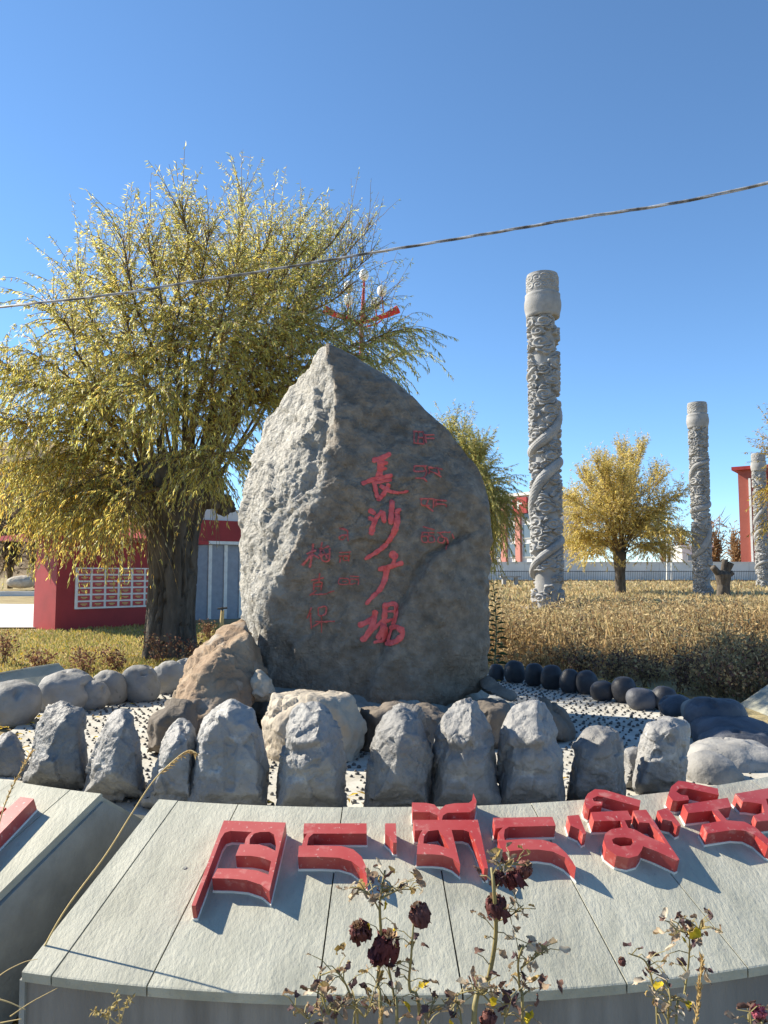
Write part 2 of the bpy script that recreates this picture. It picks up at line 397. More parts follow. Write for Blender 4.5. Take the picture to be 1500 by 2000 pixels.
o = link('pebbles', mesh_np('pebbles', np.vstack(VV), np.vstack(FF), M_PEB, True), path); o['kind'] = 'stuff'

# ------------------------------------------------------------------ the inscribed rock
rp = [(630, 664, 6.25), (668, 676, 6.3), (700, 700, 6.5), (545, 790, 6.75), (492, 895, 6.9), (466, 1010, 6.9), (462, 1120, 6.8), (478, 1210, 6.55), (498, 1285, 6.2),
      (650, 716, 6.02), (656, 850, 5.78), (634, 965, 5.66), (565, 1085, 5.66), (500, 1205, 5.78), (506, 1335, 5.8),
      (540, 1365, 5.72), (640, 1385, 5.62), (800, 1385, 5.64), (948, 1362, 5.9), (850, 1060, 5.70), (800, 830, 6.0), (760, 738, 6.3), (822, 782, 6.25), (868, 850, 6.2),
      (945, 930, 6.1), (961, 1000, 6.02), (957, 1170, 6.0), (956, 1290, 6.0), (900, 950, 5.85), (905, 1250, 5.75),
      (560, 850, 7.0), (500, 1000, 7.25), (500, 1290, 7.15), (690, 760, 6.8), (880, 960, 6.35), (920, 1290, 6.3)]
rpts = [P(*q) for q in rp]
def rock_detail(b, n):
    px = b[:, 0]/b[:, 1]*FPX+750; py = HOR-(b[:, 2]-CAMZ)/b[:, 1]*FPX
    left = sm(.35, .6, -n[:, 0])                       # the broken face towards the sun
    q = warp(b, 6, .05, 81)*np.array([1.15, 1.15, .8])
    def terr(v, k): t_ = v*k; return (np.floor(t_)+sm(0, .3, t_-np.floor(t_)))/k
    cr = np.exp(-(vn(q*np.array([1, 1, .55]), 3.3, 91)/.035)**2)*sm(.05, .4, vn(b, 2.1, 95))
    f = left*(.045*facet(q, 2.3, 301)+.026*facet(q, 7, 311)+.015*facet(q, 17, 321)+.006*facet(q, 38, 322)+.005*fbm(b, 40, 33, 2)-.04*cr)
    front = 1-left
    # the diagonal break on the front: the lower right stands proud of the upper part
    t = np.interp(py, [900, 1040, 1085, 1200, 1300, 1400], [990, 930, 838, 782, 740, 700])
    fr = front*sm(.3, .7, -n[:, 1])
    f = f+fr*(.055*sm(-5, 7, px-t+10*vn(b, 6, 44))*sm(1000, 1060, py)-.03*np.exp(-((px-t+8)/7)**2)*sm(1030, 1060, py)*sm(1330, 1230, py))
    f = f+fr*(.030*fbm(b, 2.3, 51, 3)+.022*terr(fbm(b+.05*np.stack([vn(b, 6, 1), vn(b, 6, 2), vn(b, 6, 3)], 1), 2.9, 57, 4), 2.4)+.018*facet(warp(b, 5, .06, 61), 3.0, 331)+.008*facet(warp(b, 9, .03, 65), 9, 341)+.010*fbm(b, 11, 53, 4))
    for cx_, cy_, sl, ln_ in ((740, 985, -.55, 70), (690, 1000, .8, 45), (830, 930, -.3, 60), (610, 1180, .5, 60), (880, 1180, -1.2, 80), (770, 800, .7, 60), (560, 1250, -.4, 60)):   # hairline cracks
        u_ = px-cx_; v_ = py-cy_-sl*u_-14*vn(b, 8, int(cx_)); f = f-fr*.014*np.exp(-(v_/2.6)**2)*np.exp(-(u_/ln_)**4)
    t2 = np.interp(py, [700, 900, 1000, 1100], [700, 690, 705, 740])
    f = f-fr*.02*sm(0, 22, px-t2)*sm(1010, 960, py)
    return f
RV, RF = rock(rpts, 7, 60, ((1.6, .035), (5, .012)), 3, rock_detail)
rb = np.array([RV[:, 0].mean(), RV[:, 1].mean(), 0.0])
mon = thing('monument_stone', rb, 'tall dark inscribed boulder with red carved writing on its mortar footing', 'monument')
lf = sm(.30, .62, -RNn[:, 0]+.12*vn(RV, 9, 5)+.1*vn(RV, 25, 6))       # broken flank, with sunlight put into its paler tone; weathered skin elsewhere
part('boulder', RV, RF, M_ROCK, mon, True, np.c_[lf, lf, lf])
bvh = BVHTree.FromPolygons([tuple(v) for v in RV], [tuple(map(int, f)) for f in RF])
# mortar footing
fp = []
for k in range(18):
    a = 2*math.pi*k/18
    fp += [(rb[0]+1.20*math.cos(a)*(1+.05*math.sin(3*a)), 6.42+1.12*math.sin(a), .03), (rb[0]+1.07*math.cos(a), 6.42+.98*math.sin(a), .27+.05*math.sin(2*a+1))]
V, F = rock(fp, 6, 20, ((3, .045), (9, .02), (25, .006)), 77); part('mortar_footing', V, F, M_MORTAR, mon, True)

def hit(px, py):
    r = ray(px, py); h = bvh.ray_cast(Vector(O), Vector(r)); return h
def brush(strokes, name, m, conv):
    mb = MB()
    for si, st in enumerate(strokes):
        pts, wd = st[0], st[1]; tap = st[2] if len(st) > 2 else 0.0
        pp = np.array([conv(*p) for p in pts]); wd = wd*conv.s
        ln = np.sum(np.linalg.norm(np.diff(pp, axis=0), axis=1)); n = max(5, int(ln/1.6)+2)
        c = spline(pp, n); T = np.gradient(c, axis=0); T /= np.linalg.norm(T, axis=1, keepdims=True)+1e-9
        c = np.vstack([c[0]-T[0]*wd*.30, c, c[-1]+T[-1]*wd*.30]); T = np.vstack([T[0], T, T[-1]])
        Nn = np.c_[-T[:, 1], T[:, 0]]; V = []; rows = []; m2 = len(c)
        for i in range(m2):
            u = i/(m2-1); ws = wd*.5*(1-tap*u)*(1+.09*math.sin(i*.55+si*2)+.05*math.sin(i*1.7))
            if i in (0, m2-1): ws *= .45
            row = []
            for k, e in enumerate((-1, -.72, -.3, .3, .72, 1)):
                h = hit(*(c[i]+Nn[i]*e*ws))
                if h[0] is None: row = None; break
                off = (.002, .0075, .0045, .0045, .0075, .002)[k]+.0009*si
                row.append(len(V)); V.append(np.array(h[0])+np.array(h[1])*off)
            if row: rows.append(row)
        F = [(a[k], a[k+1], b[k+1], b[k]) for a, b in zip(rows[:-1], rows[1:]) for k in range(5)]
        mb.add(V, F)
    return part(name, mb.arr(), mb.F, m, mon, True)
class Conv:
    s = 1/4.1667
    def __call__(self, x, y): return (x/4.1667+560, y/4.1667+820)
cv = Conv()
big = [
 [([(705, 330), (770, 312), (835, 280)], 42), ([(772, 320), (762, 400), (748, 475)], 55), ([(745, 352), (812, 352)], 30), ([(745, 402), (808, 398)], 30),
  ([(615, 520), (700, 488), (780, 470), (852, 455)], 38), ([(700, 520), (780, 502), (850, 492)], 26), ([(715, 530), (728, 600), (746, 655)], 34),
  ([(746, 655), (790, 600), (832, 530)], 36), ([(760, 540), (830, 582), (900, 592), (985, 585)], 36, .45)],
 [([(675, 735), (712, 760)], 40), ([(675, 800), (706, 815)], 36), ([(688, 925), (704, 860), (735, 785)], 52, .3), ([(735, 800), (772, 745)], 30),
  ([(858, 668), (850, 750), (845, 840)], 42), ([(785, 755), (792, 830)], 36), ([(890, 745), (922, 735)], 36), ([(900, 760), (885, 880), (830, 985), (750, 1065), (645, 1128)], 52, .4)],
 [([(852, 1090), (890, 1112)], 60), ([(880, 1120), (868, 1170)], 32), ([(755, 1215), (830, 1197), (938, 1165)], 40), ([(812, 1212), (800, 1290), (762, 1375), (700, 1440), (652, 1492)], 54, .45)],
 [([(592, 1672), (660, 1642), (720, 1600)], 46), ([(722, 1562), (692, 1680), (645, 1765), (612, 1790)], 50), ([(640, 1772), (720, 1690), (790, 1620)], 30),
  ([(802, 1502), (796, 1600), (782, 1700)], 46), ([(802, 1510), (880, 1502), (890, 1590), (868, 1660)], 40), ([(815, 1562), (868, 1556)], 18), ([(800, 1642), (862, 1622)], 26),
  ([(790, 1690), (740, 1778)], 46), ([(802, 1700), (788, 1800)], 40), ([(850, 1690), (910, 1690), (942, 1740), (900, 1800), (818, 1828)], 42), ([(860, 1700), (830, 1800)], 28), ([(710, 1812), (772, 1800)], 26)]]
for s in big: brush(s, 'red_character', M_PAINTR, cv)
sig = [
 [([(215, 1010), (206, 1100), (190, 1200)], 17), ([(165, 1092), (240, 1062)], 14), ([(210, 1090), (130, 1182)], 20), ([(210, 1100), (262, 1122)], 14), ([(288, 1000), (278, 1060)], 14), ([(270, 1052), (345, 1032)], 14),
  ([(275, 1060), (290, 1140), (342, 1140), (350, 1050)], 14), ([(265, 1102), (352, 1092)], 12), ([(300, 1070), (325, 1130)], 12)],
 [([(205, 1305), (300, 1285)], 11), ([(268, 1250), (262, 1320)], 12), ([(222, 1325), (220, 1385)], 11), ([(222, 1325), (285, 1320), (280, 1385)], 11), ([(222, 1355), (280, 1350)], 9), ([(240, 1390), (190, 1430)], 12), ([(195, 1420), (300, 1420), (385, 1390)], 11, .4)],
 [([(200, 1530), (168, 1612)], 12), ([(195, 1570), (200, 1695)], 11), ([(260, 1530), (320, 1520), (315, 1580), (262, 1590), (258, 1532)], 11), ([(235, 1640), (390, 1640)], 11), ([(285, 1590), (283, 1730)], 11), ([(280, 1640), (220, 1680)], 12)]]
tib = [
 [([(1030, 95), (1112, 100)], 11), ([(1036, 95), (1036, 192)], 10), ([(1036, 190), (1112, 200)], 10), ([(1072, 100), (1066, 195)], 10), ([(1110, 100), (1114, 200)], 10), ([(1072, 150), (1112, 150)], 9),
  ([(1125, 127), (1196, 127)], 10), ([(1125, 157), (1196, 157)], 10), ([(1130, 127), (1130, 192)], 10)],
 [([(1035, 377), (1135, 377)], 12), ([(1040, 377), (1040, 420), (1120, 420)], 11), ([(1120, 380), (1135, 430), (1110, 480)], 11), ([(1050, 475), (1110, 480), (1140, 505)], 10), ([(1155, 390), (1165, 430), (1155, 442)], 10),
  ([(1155, 387), (1262, 402)], 12), ([(1165, 420), (1215, 440), (1250, 465)], 11), ([(1230, 392), (1235, 440)], 10)],
 [([(1085, 642), (1195, 642)], 12), ([(1095, 642), (1100, 690), (1160, 700)], 11), ([(1150, 645), (1140, 700), (1190, 745)], 11), ([(1195, 650), (1190, 720)], 11), ([(1200, 652), (1300, 662)], 11), ([(1210, 690), (1290, 690), (1300, 710)], 11), ([(1212, 655), (1215, 700)], 10)],
 [([(1110, 870), (1200, 895)], 10), ([(1100, 920), (1200, 916)], 10), ([(1110, 920), (1095, 960), (1110, 995), (1145, 990), (1140, 950), (1105, 950)], 9), ([(1150, 960), (1155, 995), (1200, 990), (1190, 950), (1150, 950)], 9),
  ([(1150, 920), (1155, 950)], 9), ([(1225, 916), (1322, 916)], 11), ([(1235, 916), (1270, 950)], 9), ([(1290, 960), (1240, 955), (1230, 990), (1270, 995), (1290, 960), (1306, 1010), (1300, 1060)], 10), ([(1340, 930), (1350, 960)], 9)],
 [([(430, 882), (500, 905)], 9), ([(450, 880), (490, 900), (500, 985)], 9), ([(490, 940), (440, 945), (430, 970), (460, 975), (480, 945)], 9)],
 [([(430, 1080), (520, 1075)], 9), ([(425, 1106), (515, 1105)], 9), ([(435, 1105), (430, 1162)], 9), ([(460, 1105), (465, 1140), (500, 1135), (500, 1105)], 9), ([(510, 1080), (505, 1150)], 9)],
 [([(430, 1290), (425, 1335), (500, 1335), (500, 1295), (430, 1290)], 9), ([(450, 1315), (485, 1315)], 8), ([(515, 1272), (585, 1276)], 9), ([(515, 1296), (585, 1296)], 8), ([(520, 1296), (515, 1335), (560, 1330)], 9), ([(560, 1300), (585, 1310), (580, 1340)], 8)]]
for s in sig: brush(s, 'red_character', M_PAINTT, cv)
for s in tib: brush(s, 'small_red_syllable', M_PAINTT, cv)

# ------------------------------------------------------------------ stones piled round its foot
def stone(name, ol, d, th, m, label, cat='stone', n=5, p=18, noise=((3, .03), (9, .012), (25, .004)), seed=0, group=None, extra=(), shr=.62, lean=0.0, detail=None):
    V, F = rock(outline_pts(ol, d, th, extra, shr, lean), n, p+16, noise, seed, (detail or (lambda b, n_: .022*facet(warp(b, 8, .03, seed), 3.5, seed+200)+.009*facet(warp(b, 12, .02, seed), 10, seed+210))), 14, (.03, .16))
    return solo(name, V, F, m, label, cat, group, True)
V, F = rock([P(*q) for q in [(345, 1352, 5.5), (380, 1272, 5.7), (425, 1225, 5.85), (476, 1206, 5.9), (292, 1455, 4.75), (345, 1377, 4.98), (432, 1266, 5.25), (486, 1240, 5.4), (515, 1335, 5.28), (485, 1410, 4.98), (400, 1495, 4.7), (295, 1495, 4.72),
            (420, 1400, 6.0), (500, 1300, 6.1)]], 6, 40, ((2.5, .035), (8, .018), (24, .006)), 5, lambda b, n_: .030*facet(warp(b, 8, .03, 5), 3.0, 205)+.012*facet(warp(b, 12, .02, 6), 9, 215), 5, (.02, .08))
solo('leaning_stone', V, F, M_BROWN, 'long brown slab of stone leaning against the inscribed boulder', 'stone', None, True)
stone('foot_stone', [(275, 1480), (290, 1410), (330, 1375), (370, 1372), (385, 1420), (380, 1500)], 4.55, .35, M_DIM, 'small grey brown stone in front of the long leaning brown slab', seed=9)
stone('foot_stone', [(495, 1520), (505, 1400), (528, 1345), (600, 1352), (690, 1358), (715, 1420), (715, 1515), (600, 1525)], 4.5, .6, M_BEIGE, 'pale beige block stone at the foot of the mortar footing', seed=13, n=6, p=24, extra=[(540, 1365, .1), (620, 1370, .02)])
stone('foot_stone', [(478, 1365), (482, 1330), (505, 1312), (530, 1325), (540, 1360), (510, 1372)], 5.15, .25, M_BEIGE, 'small tan wedge stone tucked between leaning slab and inscribed boulder', seed=15)
stone('foot_stone', [(690, 1500), (695, 1380), (760, 1365), (850, 1370), (905, 1400), (910, 1490)], 4.75, .5, M_DIM, 'dull brown flat stone behind the pitted standing stone', seed=21)
stone('foot_stone', [(880, 1480), (890, 1385), (940, 1362), (1000, 1368), (1010, 1400), (1000, 1480)], 4.85, .45, M_DIM, 'reddish brown foot stone lying between two round capped standing stones', seed=24)
stone('foot_stone', [(1020, 1455), (1030, 1385), (1060, 1362), (1100, 1390), (1125, 1430), (1120, 1458)], 5.05, .45, M_DIM, 'dark brown boulder edge on the pebble bed beside the footing', seed=27)
V, F = rock([P(*q) for q in [(935, 1322, 5.9), (950, 1318, 5.9), (1015, 1360, 5.6), (1010, 1372, 5.6), (940, 1345, 5.7), (1000, 1375, 5.55), (930, 1340, 6.2), (1010, 1358, 5.8)]], 4, 18, ((5, .02),), 3)
solo('foot_stone', V, F, M_DIM, 'narrow log-like brown stone sloping down onto the pebble bed', 'stone', None, True)

# ------------------------------------------------------------------ standing stones
def chisel(seed, brow=0.0, pits=.0):
    def f(b, n):
        h = (b[:, 2]-b[:, 2].min())/(b[:, 2].max()-b[:, 2].min()); x = b[:, 0]-b[:, 0].mean()
        q = b+.02*np.stack([vn(b, 9, seed), vn(b, 9, seed+1), vn(b, 9, seed+2)], 1)
        v = fbm(q*np.array([1, 1, 1.5]), 6, seed, 3)
        w1 = warp(b, 12, .012, seed)
        e = .024*facet(w1*np.array([1, 1, .7]), 5.5, seed+300)+.0075*facet(w1, 15, seed+310)+.0028*facet(w1, 36, seed+320)+.0035*fbm(b, 30, seed+2, 3)
        fr = sm(.2, .7, -n[:, 1])
        wob = .05*vn(b, 7, seed+4)
        if brow: e = e-brow*fr*np.exp(-((h-.63+wob-.25*x)/.055)**2)+brow*.5*fr*np.exp(-((h-.72+wob-.25*x)/.05)**2)-brow*.6*fr*np.exp(-((h-.40+wob)/.05)**2)
        if pits: e = e-pits*sm(.55, .72, vn(b, 13, seed+8))*fr
        return e
    return f
SG = 'cast standing stones round the front of the bed'
def standing(ol, label, seed, extra=(), R=2.90, th=.27, brow=0.0, p=40, lean=.03, n=6, pits=0.0, cuts=9, cd=(.04, .15), planes=()):
    ol = list(ol); cx = np.mean([q[0] for q in ol]); d = ring_depth(cx, R+.12)
    yb = HOR+CAMZ*FPX/(d+th*.42)+12          # down into the bed
    xs_ = [ol[0][0], ol[-1][0]]
    ol = [(xs_[0]-2, yb)]+ol+[(xs_[1]+2, yb)]
    V, F = rock(outline_pts([((x-cx)*1.07+cx, y-3) for x, y in ol], d, th, extra, .70, lean), n, p, ((2.6, .012),), seed, chisel(seed, brow, pits), cuts, cd, planes or [((-.55+.2*math.sin(seed), -.45, .62), .14+.05*math.sin(seed*3)), ((-.85, -.35, .2), .10)])
    return solo('standing_stone', V, F, M_GREY, label, 'standing stone', SG, True)
standing([(-45, 1530), (-25, 1450), (10, 1420), (34, 1440), (52, 1490), (54, 1540)], 'low domed grey standing stone near the large smooth-backed boulders', 3, p=14)
standing([(45, 1540), (70, 1440), (95, 1378), (120, 1366), (158, 1385), (170, 1450), (172, 1540)], 'slab-like dark grey standing stone with a slanting left edge by the boulders', 8, extra=[(100, 1400, .0), (90, 1480, -.05)])
standing([(158, 1560), (190, 1460), (215, 1392), (236, 1380), (264, 1396), (279, 1480), (283, 1570)], 'narrow peaked grey standing stone behind the gap between two sloping blocks', 14, extra=[(235, 1420, -.02), (225, 1500, -.07)])
standing([(278, 1570), (300, 1500), (325, 1427), (347, 1403), (374, 1410), (384, 1470), (380, 1560)], 'short pointed grey standing stone in front of the long leaning slab', 19, extra=[(340, 1440, -.02)])
standing([(367, 1560), (378, 1480), (399, 1400), (425, 1371), (452, 1363), (500, 1386), (520, 1440), (521, 1560)], 'broadest grey standing stone with knobbly shoulders and white streaks', 23, pits=.012)
A = [(-65, 1560), (-60, 1490), (-57, 1425), (-36, 1385), (0, 1365), (25, 1370), (46, 1420), (60, 1490), (65, 1560)]
Ax = [(-38, 1395, .06), (10, 1395, .0), (12, 1440, -.06), (-45, 1440, .02), (15, 1500, -.05)]
for cx, lab in ((610, 'in front of the pale beige foot stone'), (908, 'beside the smooth shield-shaped one'), (1038, 'beside the rough pale split one')):
    standing([(x*1.0+cx, y) for x, y in A], 'round capped grey standing stone with chipped brow '+lab, 33, extra=[(x+cx, y, z) for x, y, z in Ax], brow=.02, p=50, cuts=6, planes=[((-.40, -.62, .66), .20), ((.7, -.5, .4), .12), ((-.9, -.3, .1), .10), ((.15, -.97, -.15), .12)])
standing([(709, 1560), (719, 1460), (746, 1385), (785, 1362), (824, 1385), (844, 1440), (847, 1560)], 'smooth shield-shaped grey standing stone with small pits down its middle', 41, extra=[(775, 1400, .03), (780, 1440, -.06), (775, 1520, -.08)], p=24, cuts=6, pits=.01)
standing([(1101, 1555), (1120, 1460), (1145, 1426), (1166, 1416), (1209, 1430), (1220, 1470), (1221, 1540)], 'rough pale grey standing stone with a split face and flat sloped top', 47, extra=[(1180, 1440, -.05)], pits=.008)
standing([(1219, 1530), (1221, 1466), (1236, 1458), (1250, 1460), (1249, 1530)], 'thin grey standing stone wedged between two rough pale ones', 52, R=2.72, th=.2, n=5)
standing([(1236, 1535), (1250, 1440), (1262, 1402), (1300, 1390), (1344, 1406), (1351, 1450), (1341, 1520)], 'blocky pale grey standing stone pocked with round holes', 58, extra=[(1310, 1420, -.03)], pits=.02)

# ------------------------------------------------------------------ rounded boulders left and right of the bed
def boulder(name, cx, cy, wpx, hpx, m, label, group, seed, d=None, p=5, n=5, noise=((4, .02), (12, .006)), th=None, cat='boulder', rot=0.0, pits=True):
    yb = cy+hpx/2
    if d is None: d = G(cx, yb, 0)[1]
    ww = wpx/FPX*d; hh = hpx/FPX*d; th = th or ww*.9
    c = P(cx, cy, d+th*.35)
    U, F = ico(n); k = (np.abs(U)**2.4).sum(1)**(-1/2.4)
    V = U*k[:, None]*np.array([ww/2, th/2, hh/2])
    V = V*(1-.10*np.clip(U[:, 2:3], 0, 1))
    Mr = np.array([[math.cos(rot), 0, math.sin(rot)], [0, 1, 0], [-math.sin(rot), 0, math.cos(rot)]]); V = V @ Mr.T
    b = V+c
    nn = U
    f = 0
    for fr, a in noise: f = f+a*fbm(b, fr, seed, 3)
    if pits: f = f-.025*sm(.45, .7, vn(b, 15, seed+3))*sm(-.2, .5, U[:, 2])
    V = b+nn*np.reshape(f, (-1, 1))
    return solo(name, V, F, m, label, cat, group, True)
GB = 'grey boulders edging the bed on the tree side'
LB = iter(['wide grey boulder between the small pale and the buff one', 'egg-shaped grey boulder just past the half hidden buff one', 'round grey boulder near the willow trunk, two before the smallest', 'steep grey boulder next to the smallest at the willow end'])
for i, (cx, cy, ww, hh, lab) in enumerate([(25, 1372, 104, 95, 'large dark grey boulder with a flat shaded front near the far grey block'), (96, 1362, 60, 62, 'small pale boulder squeezed behind the large flat-fronted boulder'),
        (130, 1350, 100, 86, None), (183, 1358, 58, 62, 'plain buff grey boulder half hidden by its wider neighbour'), (213, 1341, 74, 74, None), (276, 1336, 72, 76, None), (330, 1325, 62, 66, None), (366, 1303, 44, 42, 'smallest boulder at the willow trunk end of the row')]):
    boulder('boulder', cx, cy, ww, hh, M_BOULD, lab or next(LB), GB, 60+i*3)
BB = 'black ball stones edging the pebble bed'
for i, (cx, cy, ww, hh, pp) in enumerate([(970, 1314, 30, 36, 0), (1005, 1312, 42, 48, 0), (1042, 1318, 40, 50, 0), (1077, 1323, 42, 52, 0), (1112, 1330, 38, 52, .15), (1145, 1333, 46, 52, -.1), (1177, 1350, 46, 44, 0), (1218, 1348, 48, 56, .1), (1251, 1366, 56, 48, 0), (1297, 1364, 50, 52, .3)]):
    boulder('ball_stone', cx, cy, ww, hh, M_BALL if i != 8 else M_DARKB, 'lumpy grey flat-topped ball stone in the row of black balls' if i == 8 else ('small grey ball stone at the footing end of the row' if i == 0 else 'smooth black egg-shaped ball stone edging the pebble bed'), BB, 90+i, noise=((3, .012), (9, .002)), cat='ball stone', rot=pp, pits=False)
DB = 'dark boulders heaped by the white slope'
for i, (cx, cy, ww, hh, d, m, lab) in enumerate([
        (1320, 1378, 62, 46, 5.7, M_DARKB, 'small grey pebble-shaped boulder next to the tilted black ball'), (1358, 1388, 50, 44, 5.5, M_BOULD, 'pale small boulder peeping out between dark ones'),
        (1400, 1402, 118, 92, 5.05, M_DARKB, 'topmost dark boulder of the heap beside the white slope'), (1428, 1432, 150, 84, 4.85, M_DARKB, 'middle dark boulder of the heap beside the white slope'),
        (1450, 1460, 165, 90, 4.65, M_DARKB, 'lowest dark blue grey boulder of the heap'), (1420, 1490, 190, 100, 4.42, M_BOULD, 'wide slate grey boulder lying under the dark heap'),
        (1385, 1510, 110, 80, 4.15, M_BOULD, 'pale flat boulder with holes behind the letter block')]):
    boulder('boulder', cx, cy, ww, hh, m, lab, DB, 130+i*2, d=d)

# ------------------------------------------------------------------ sloping granite blocks with raised letters
R_O, Z_O, R_I, Z_I, R_B = 4.20, -0.065, 3.46, 0.222, 3.06
SLOPE = math.atan2(Z_I-Z_O, R_O-R_I)
def arcpts(a0, a1, R, z, n): return [ring(a, R, z) for a in np.linspace(a0, a1, n)]
def wedge(a0, a1, joints, label, n=24):
    mid = (a0+a1)/2; root = thing('granite_block', ring(mid, 3.7, -.55), label, 'stone block', 'sloping granite blocks round the bed')
    t = .03
    # core
    n = max(8, int(abs(a1-a0)/1.2)); F = []; V = []
    prof_ = [(R_O-.006, -.56), (R_O-.006, Z_O-t*.9), (R_I, Z_I-t), (R_B, -.06)]
    for a in np.linspace(a0, a1, n):
        for R, z in prof_: V.append(ring(a, R, z))
    for i in range(n-1):
        for k in range(4): F.append((i*4+k, i*4+(k+1) % 4, (i+1)*4+(k+1) % 4, (i+1)*4+k))
    F.append((3, 2, 1, 0)); F.append(tuple((n-1)*4+k for k in range(4)))
    part('core', V, F, M_SLABV, root)
    # cladding slabs on the slope, with real joints
    J = [a0]+list(joints)+[a1]; g = .0024/3.8*57.3
    for b0, b1 in zip(J[:-1], J[1:]):
        m = max(3, int(abs(b1-b0)/.8)); V = []; F = []
        lo = b0+(g if b0 != a0 else -.05); hi = b1-(g if b1 != a1 else -.05)
        jit = random.uniform(-.0012, .0012)
        for a in np.linspace(lo, hi, m):
            for R, z in ((R_O+.012, Z_O-t), (R_O+.014, Z_O-.003), (R_O+.010, Z_O+.0), (R_I+.004, Z_I), (R_I-.004, Z_I-.004), (R_I-.008, Z_I-t)): V.append(ring(a, R, z+jit))
        k6 = 6
        for i in range(m-1):
            for k in range(6): F.append((i*6+k, (i+1)*6+k, (i+1)*6+(k+1) % 6, i*6+(k+1) % 6))
        F.append(tuple(range(6))); F.append(tuple((m-1)*6+k for k in range(5, -1, -1)))
        part('slab', V, F, M_SLAB, root)
    # end plates and back plate
    for a, s in ((a0, -1), (a1, 1)):
        V = []
        for da in (0.0, .25*s):
            for R, z in ((R_O-.004, -.55), (R_O+.004, Z_O-t-.002), (R_I+.002, Z_I-t-.002), (R_B+.004, -.055)): V.append(ring(a+da, R, z))
        part('end_plate', V, [(0, 1, 2, 3), (7, 6, 5, 4)]+[(k, k+4, (k+1) % 4+4, (k+1) % 4) for k in range(4)], M_SLABE, root)
    m = max(4, int(abs(a1-a0)/2)); V = []
    for a in np.linspace(a0, a1, m):
        for R, z in ((R_B-.02, -.05), (R_I-.012, Z_I-t*.6), (R_I+.002, Z_I-t-.001), (R_B+.002, -.055)): V.append(ring(a, R, z))
    F = [(i*4+k, (i+1)*4+k, (i+1)*4+(k+1) % 4, i*4+(k+1) % 4) for i in range(m-1) for k in range(4)]
    F += [(0, 1, 2, 3), tuple((m-1)*4+k for k in (3, 2, 1, 0))]
    part('back_plate', V, F, M_SLAB, root)
    return root
main = wedge(-14.2, 38, [-12.9, -8.8, -2.1, 3.4, 9.9, 15.3, 21.5, 27.5, 33], 'wide granite block with red letters behind the withered roses')
left = wedge(-56, -18.7, [-50, -44, -38, -32, -26.5, -21.2], 'granite block across the narrow gap carrying a white-edged red letter end')
wedge(-112, -72, [-104, -96, -88, -80], 'far grey granite block behind the large flat-fronted boulder')
wedge(50, 95, [56, 62, 68, 74, 80, 88], 'bright bare granite block behind the dark boulder heap')

def cone_frame(px, py, h):
    """where the ray meets the slope raised by h; returns the point and the local frame"""
    r = ray(px, py); lo, hi = .5, 8.0
    def f(t):
        q = O+r*t; R = math.hypot(q[0]-CX, q[1]-CY); return q[2]-(Z_O+(R_O-R)*math.tan(SLOPE))-h/math.cos(SLOPE)
    for _ in range(60):
        m = (lo+hi)/2
        if f(m) > 0: lo = m
        else: hi = m
    q = O+r*lo; e = np.array([q[0]-CX, q[1]-CY, 0]); e /= np.linalg.norm(e)
    nrm = e*math.sin(SLOPE)+np.array([0, 0, 1])*math.cos(SLOPE)
    dn = e*math.cos(SLOPE)-np.array([0, 0, 1])*math.sin(SLOPE)
    return q, nrm, dn, np.cross(nrm, dn)
def letter(loops, parent, conv, H=.058):
    allp = [conv(*p) for p in loops[0]]; c = np.mean(allp, axis=0)
    q, nrm, dn, sd = cone_frame(c[0], c[1], H)
    def flat_pts(lp):
        out = []
        for p in lp:
            r = ray(*conv(*p)); t = ((q-O) @ nrm)/(r @ nrm); v = O+r*t-q; out.append((v @ sd, v @ dn))
        return out
    def build(name, grow, z0, z1, m, par):
        cu = bpy.data.curves.new(name, 'CURVE'); cu.dimensions = '2D'; cu.fill_mode = 'BOTH'; cu.extrude = (z1-z0)/2; cu.offset = 0
        for lp in loops:
            fp_ = flat_pts(lp); s = cu.splines.new('POLY'); s.points.add(len(fp_)-1); s.use_cyclic_u = True
            for k, (x, y) in enumerate(fp_): s.points[k].co = (x, y, 0, 1)
        cu.offset = grow
        o = bpy.data.objects.new(name, cu); COL.objects.link(o); dg = bpy.context.evaluated_depsgraph_get()
        me = bpy.data.meshes.new_from_object(o.evaluated_get(dg)); bpy.data.objects.remove(o); bpy.data.curves.remove(cu)
        V = np.array([v.co[:] for v in me.vertices]); zz = V[:, 2]+(z0+z1)/2-H
        W = q+V[:, :1]*sd+V[:, 1:2]*dn+zz[:, None]*nrm
        off = chain(par)
        me.vertices.foreach_set('co', (W-off).astype(np.float32).ravel()); me.polygons.foreach_set('use_smooth', np.zeros(len(me.polygons), dtype=bool)); me.update(); me.materials.clear(); me.materials.append(m)
        bm = bmesh.new(); bm.from_mesh(me); bmesh.ops.remove_doubles(bm, verts=bm.verts, dist=1e-5); bmesh.ops.recalc_face_normals(bm, faces=bm.faces); [setattr(f_, 'smooth', False) for f_ in bm.faces]; bm.to_mesh(me); bm.free()
        return link(name, me, par)
    o = build('raised_letter', 0, .010, H, M_LETTER, parent)
    build('backing', .0022, -.004, .0095, M_WHITE, o)
def z1(x, y): return (x/2.5+350, y/2.5+1520)
def z2(x, y): return (x/2.5+900, y/2.5+1480)
def z0(x, y): return (x, y)
letter([[(218, 206), (520, 216), (440, 553), (400, 520), (330, 497), (250, 490), (160, 488), (187, 440), (300, 441), (380, 450), (436, 470), (449, 405), (400, 387), (350, 379), (275, 378), (297, 322), (318, 322), (325, 295), (338, 276), (355, 262), (250, 257), (222, 266), (203, 295), (80, 622), (60, 622)],
        [(343, 322), (345, 296), (365, 270), (395, 262), (440, 261), (463, 275), (474, 310), (470, 354), (430, 334), (390, 323)]], main, z1)
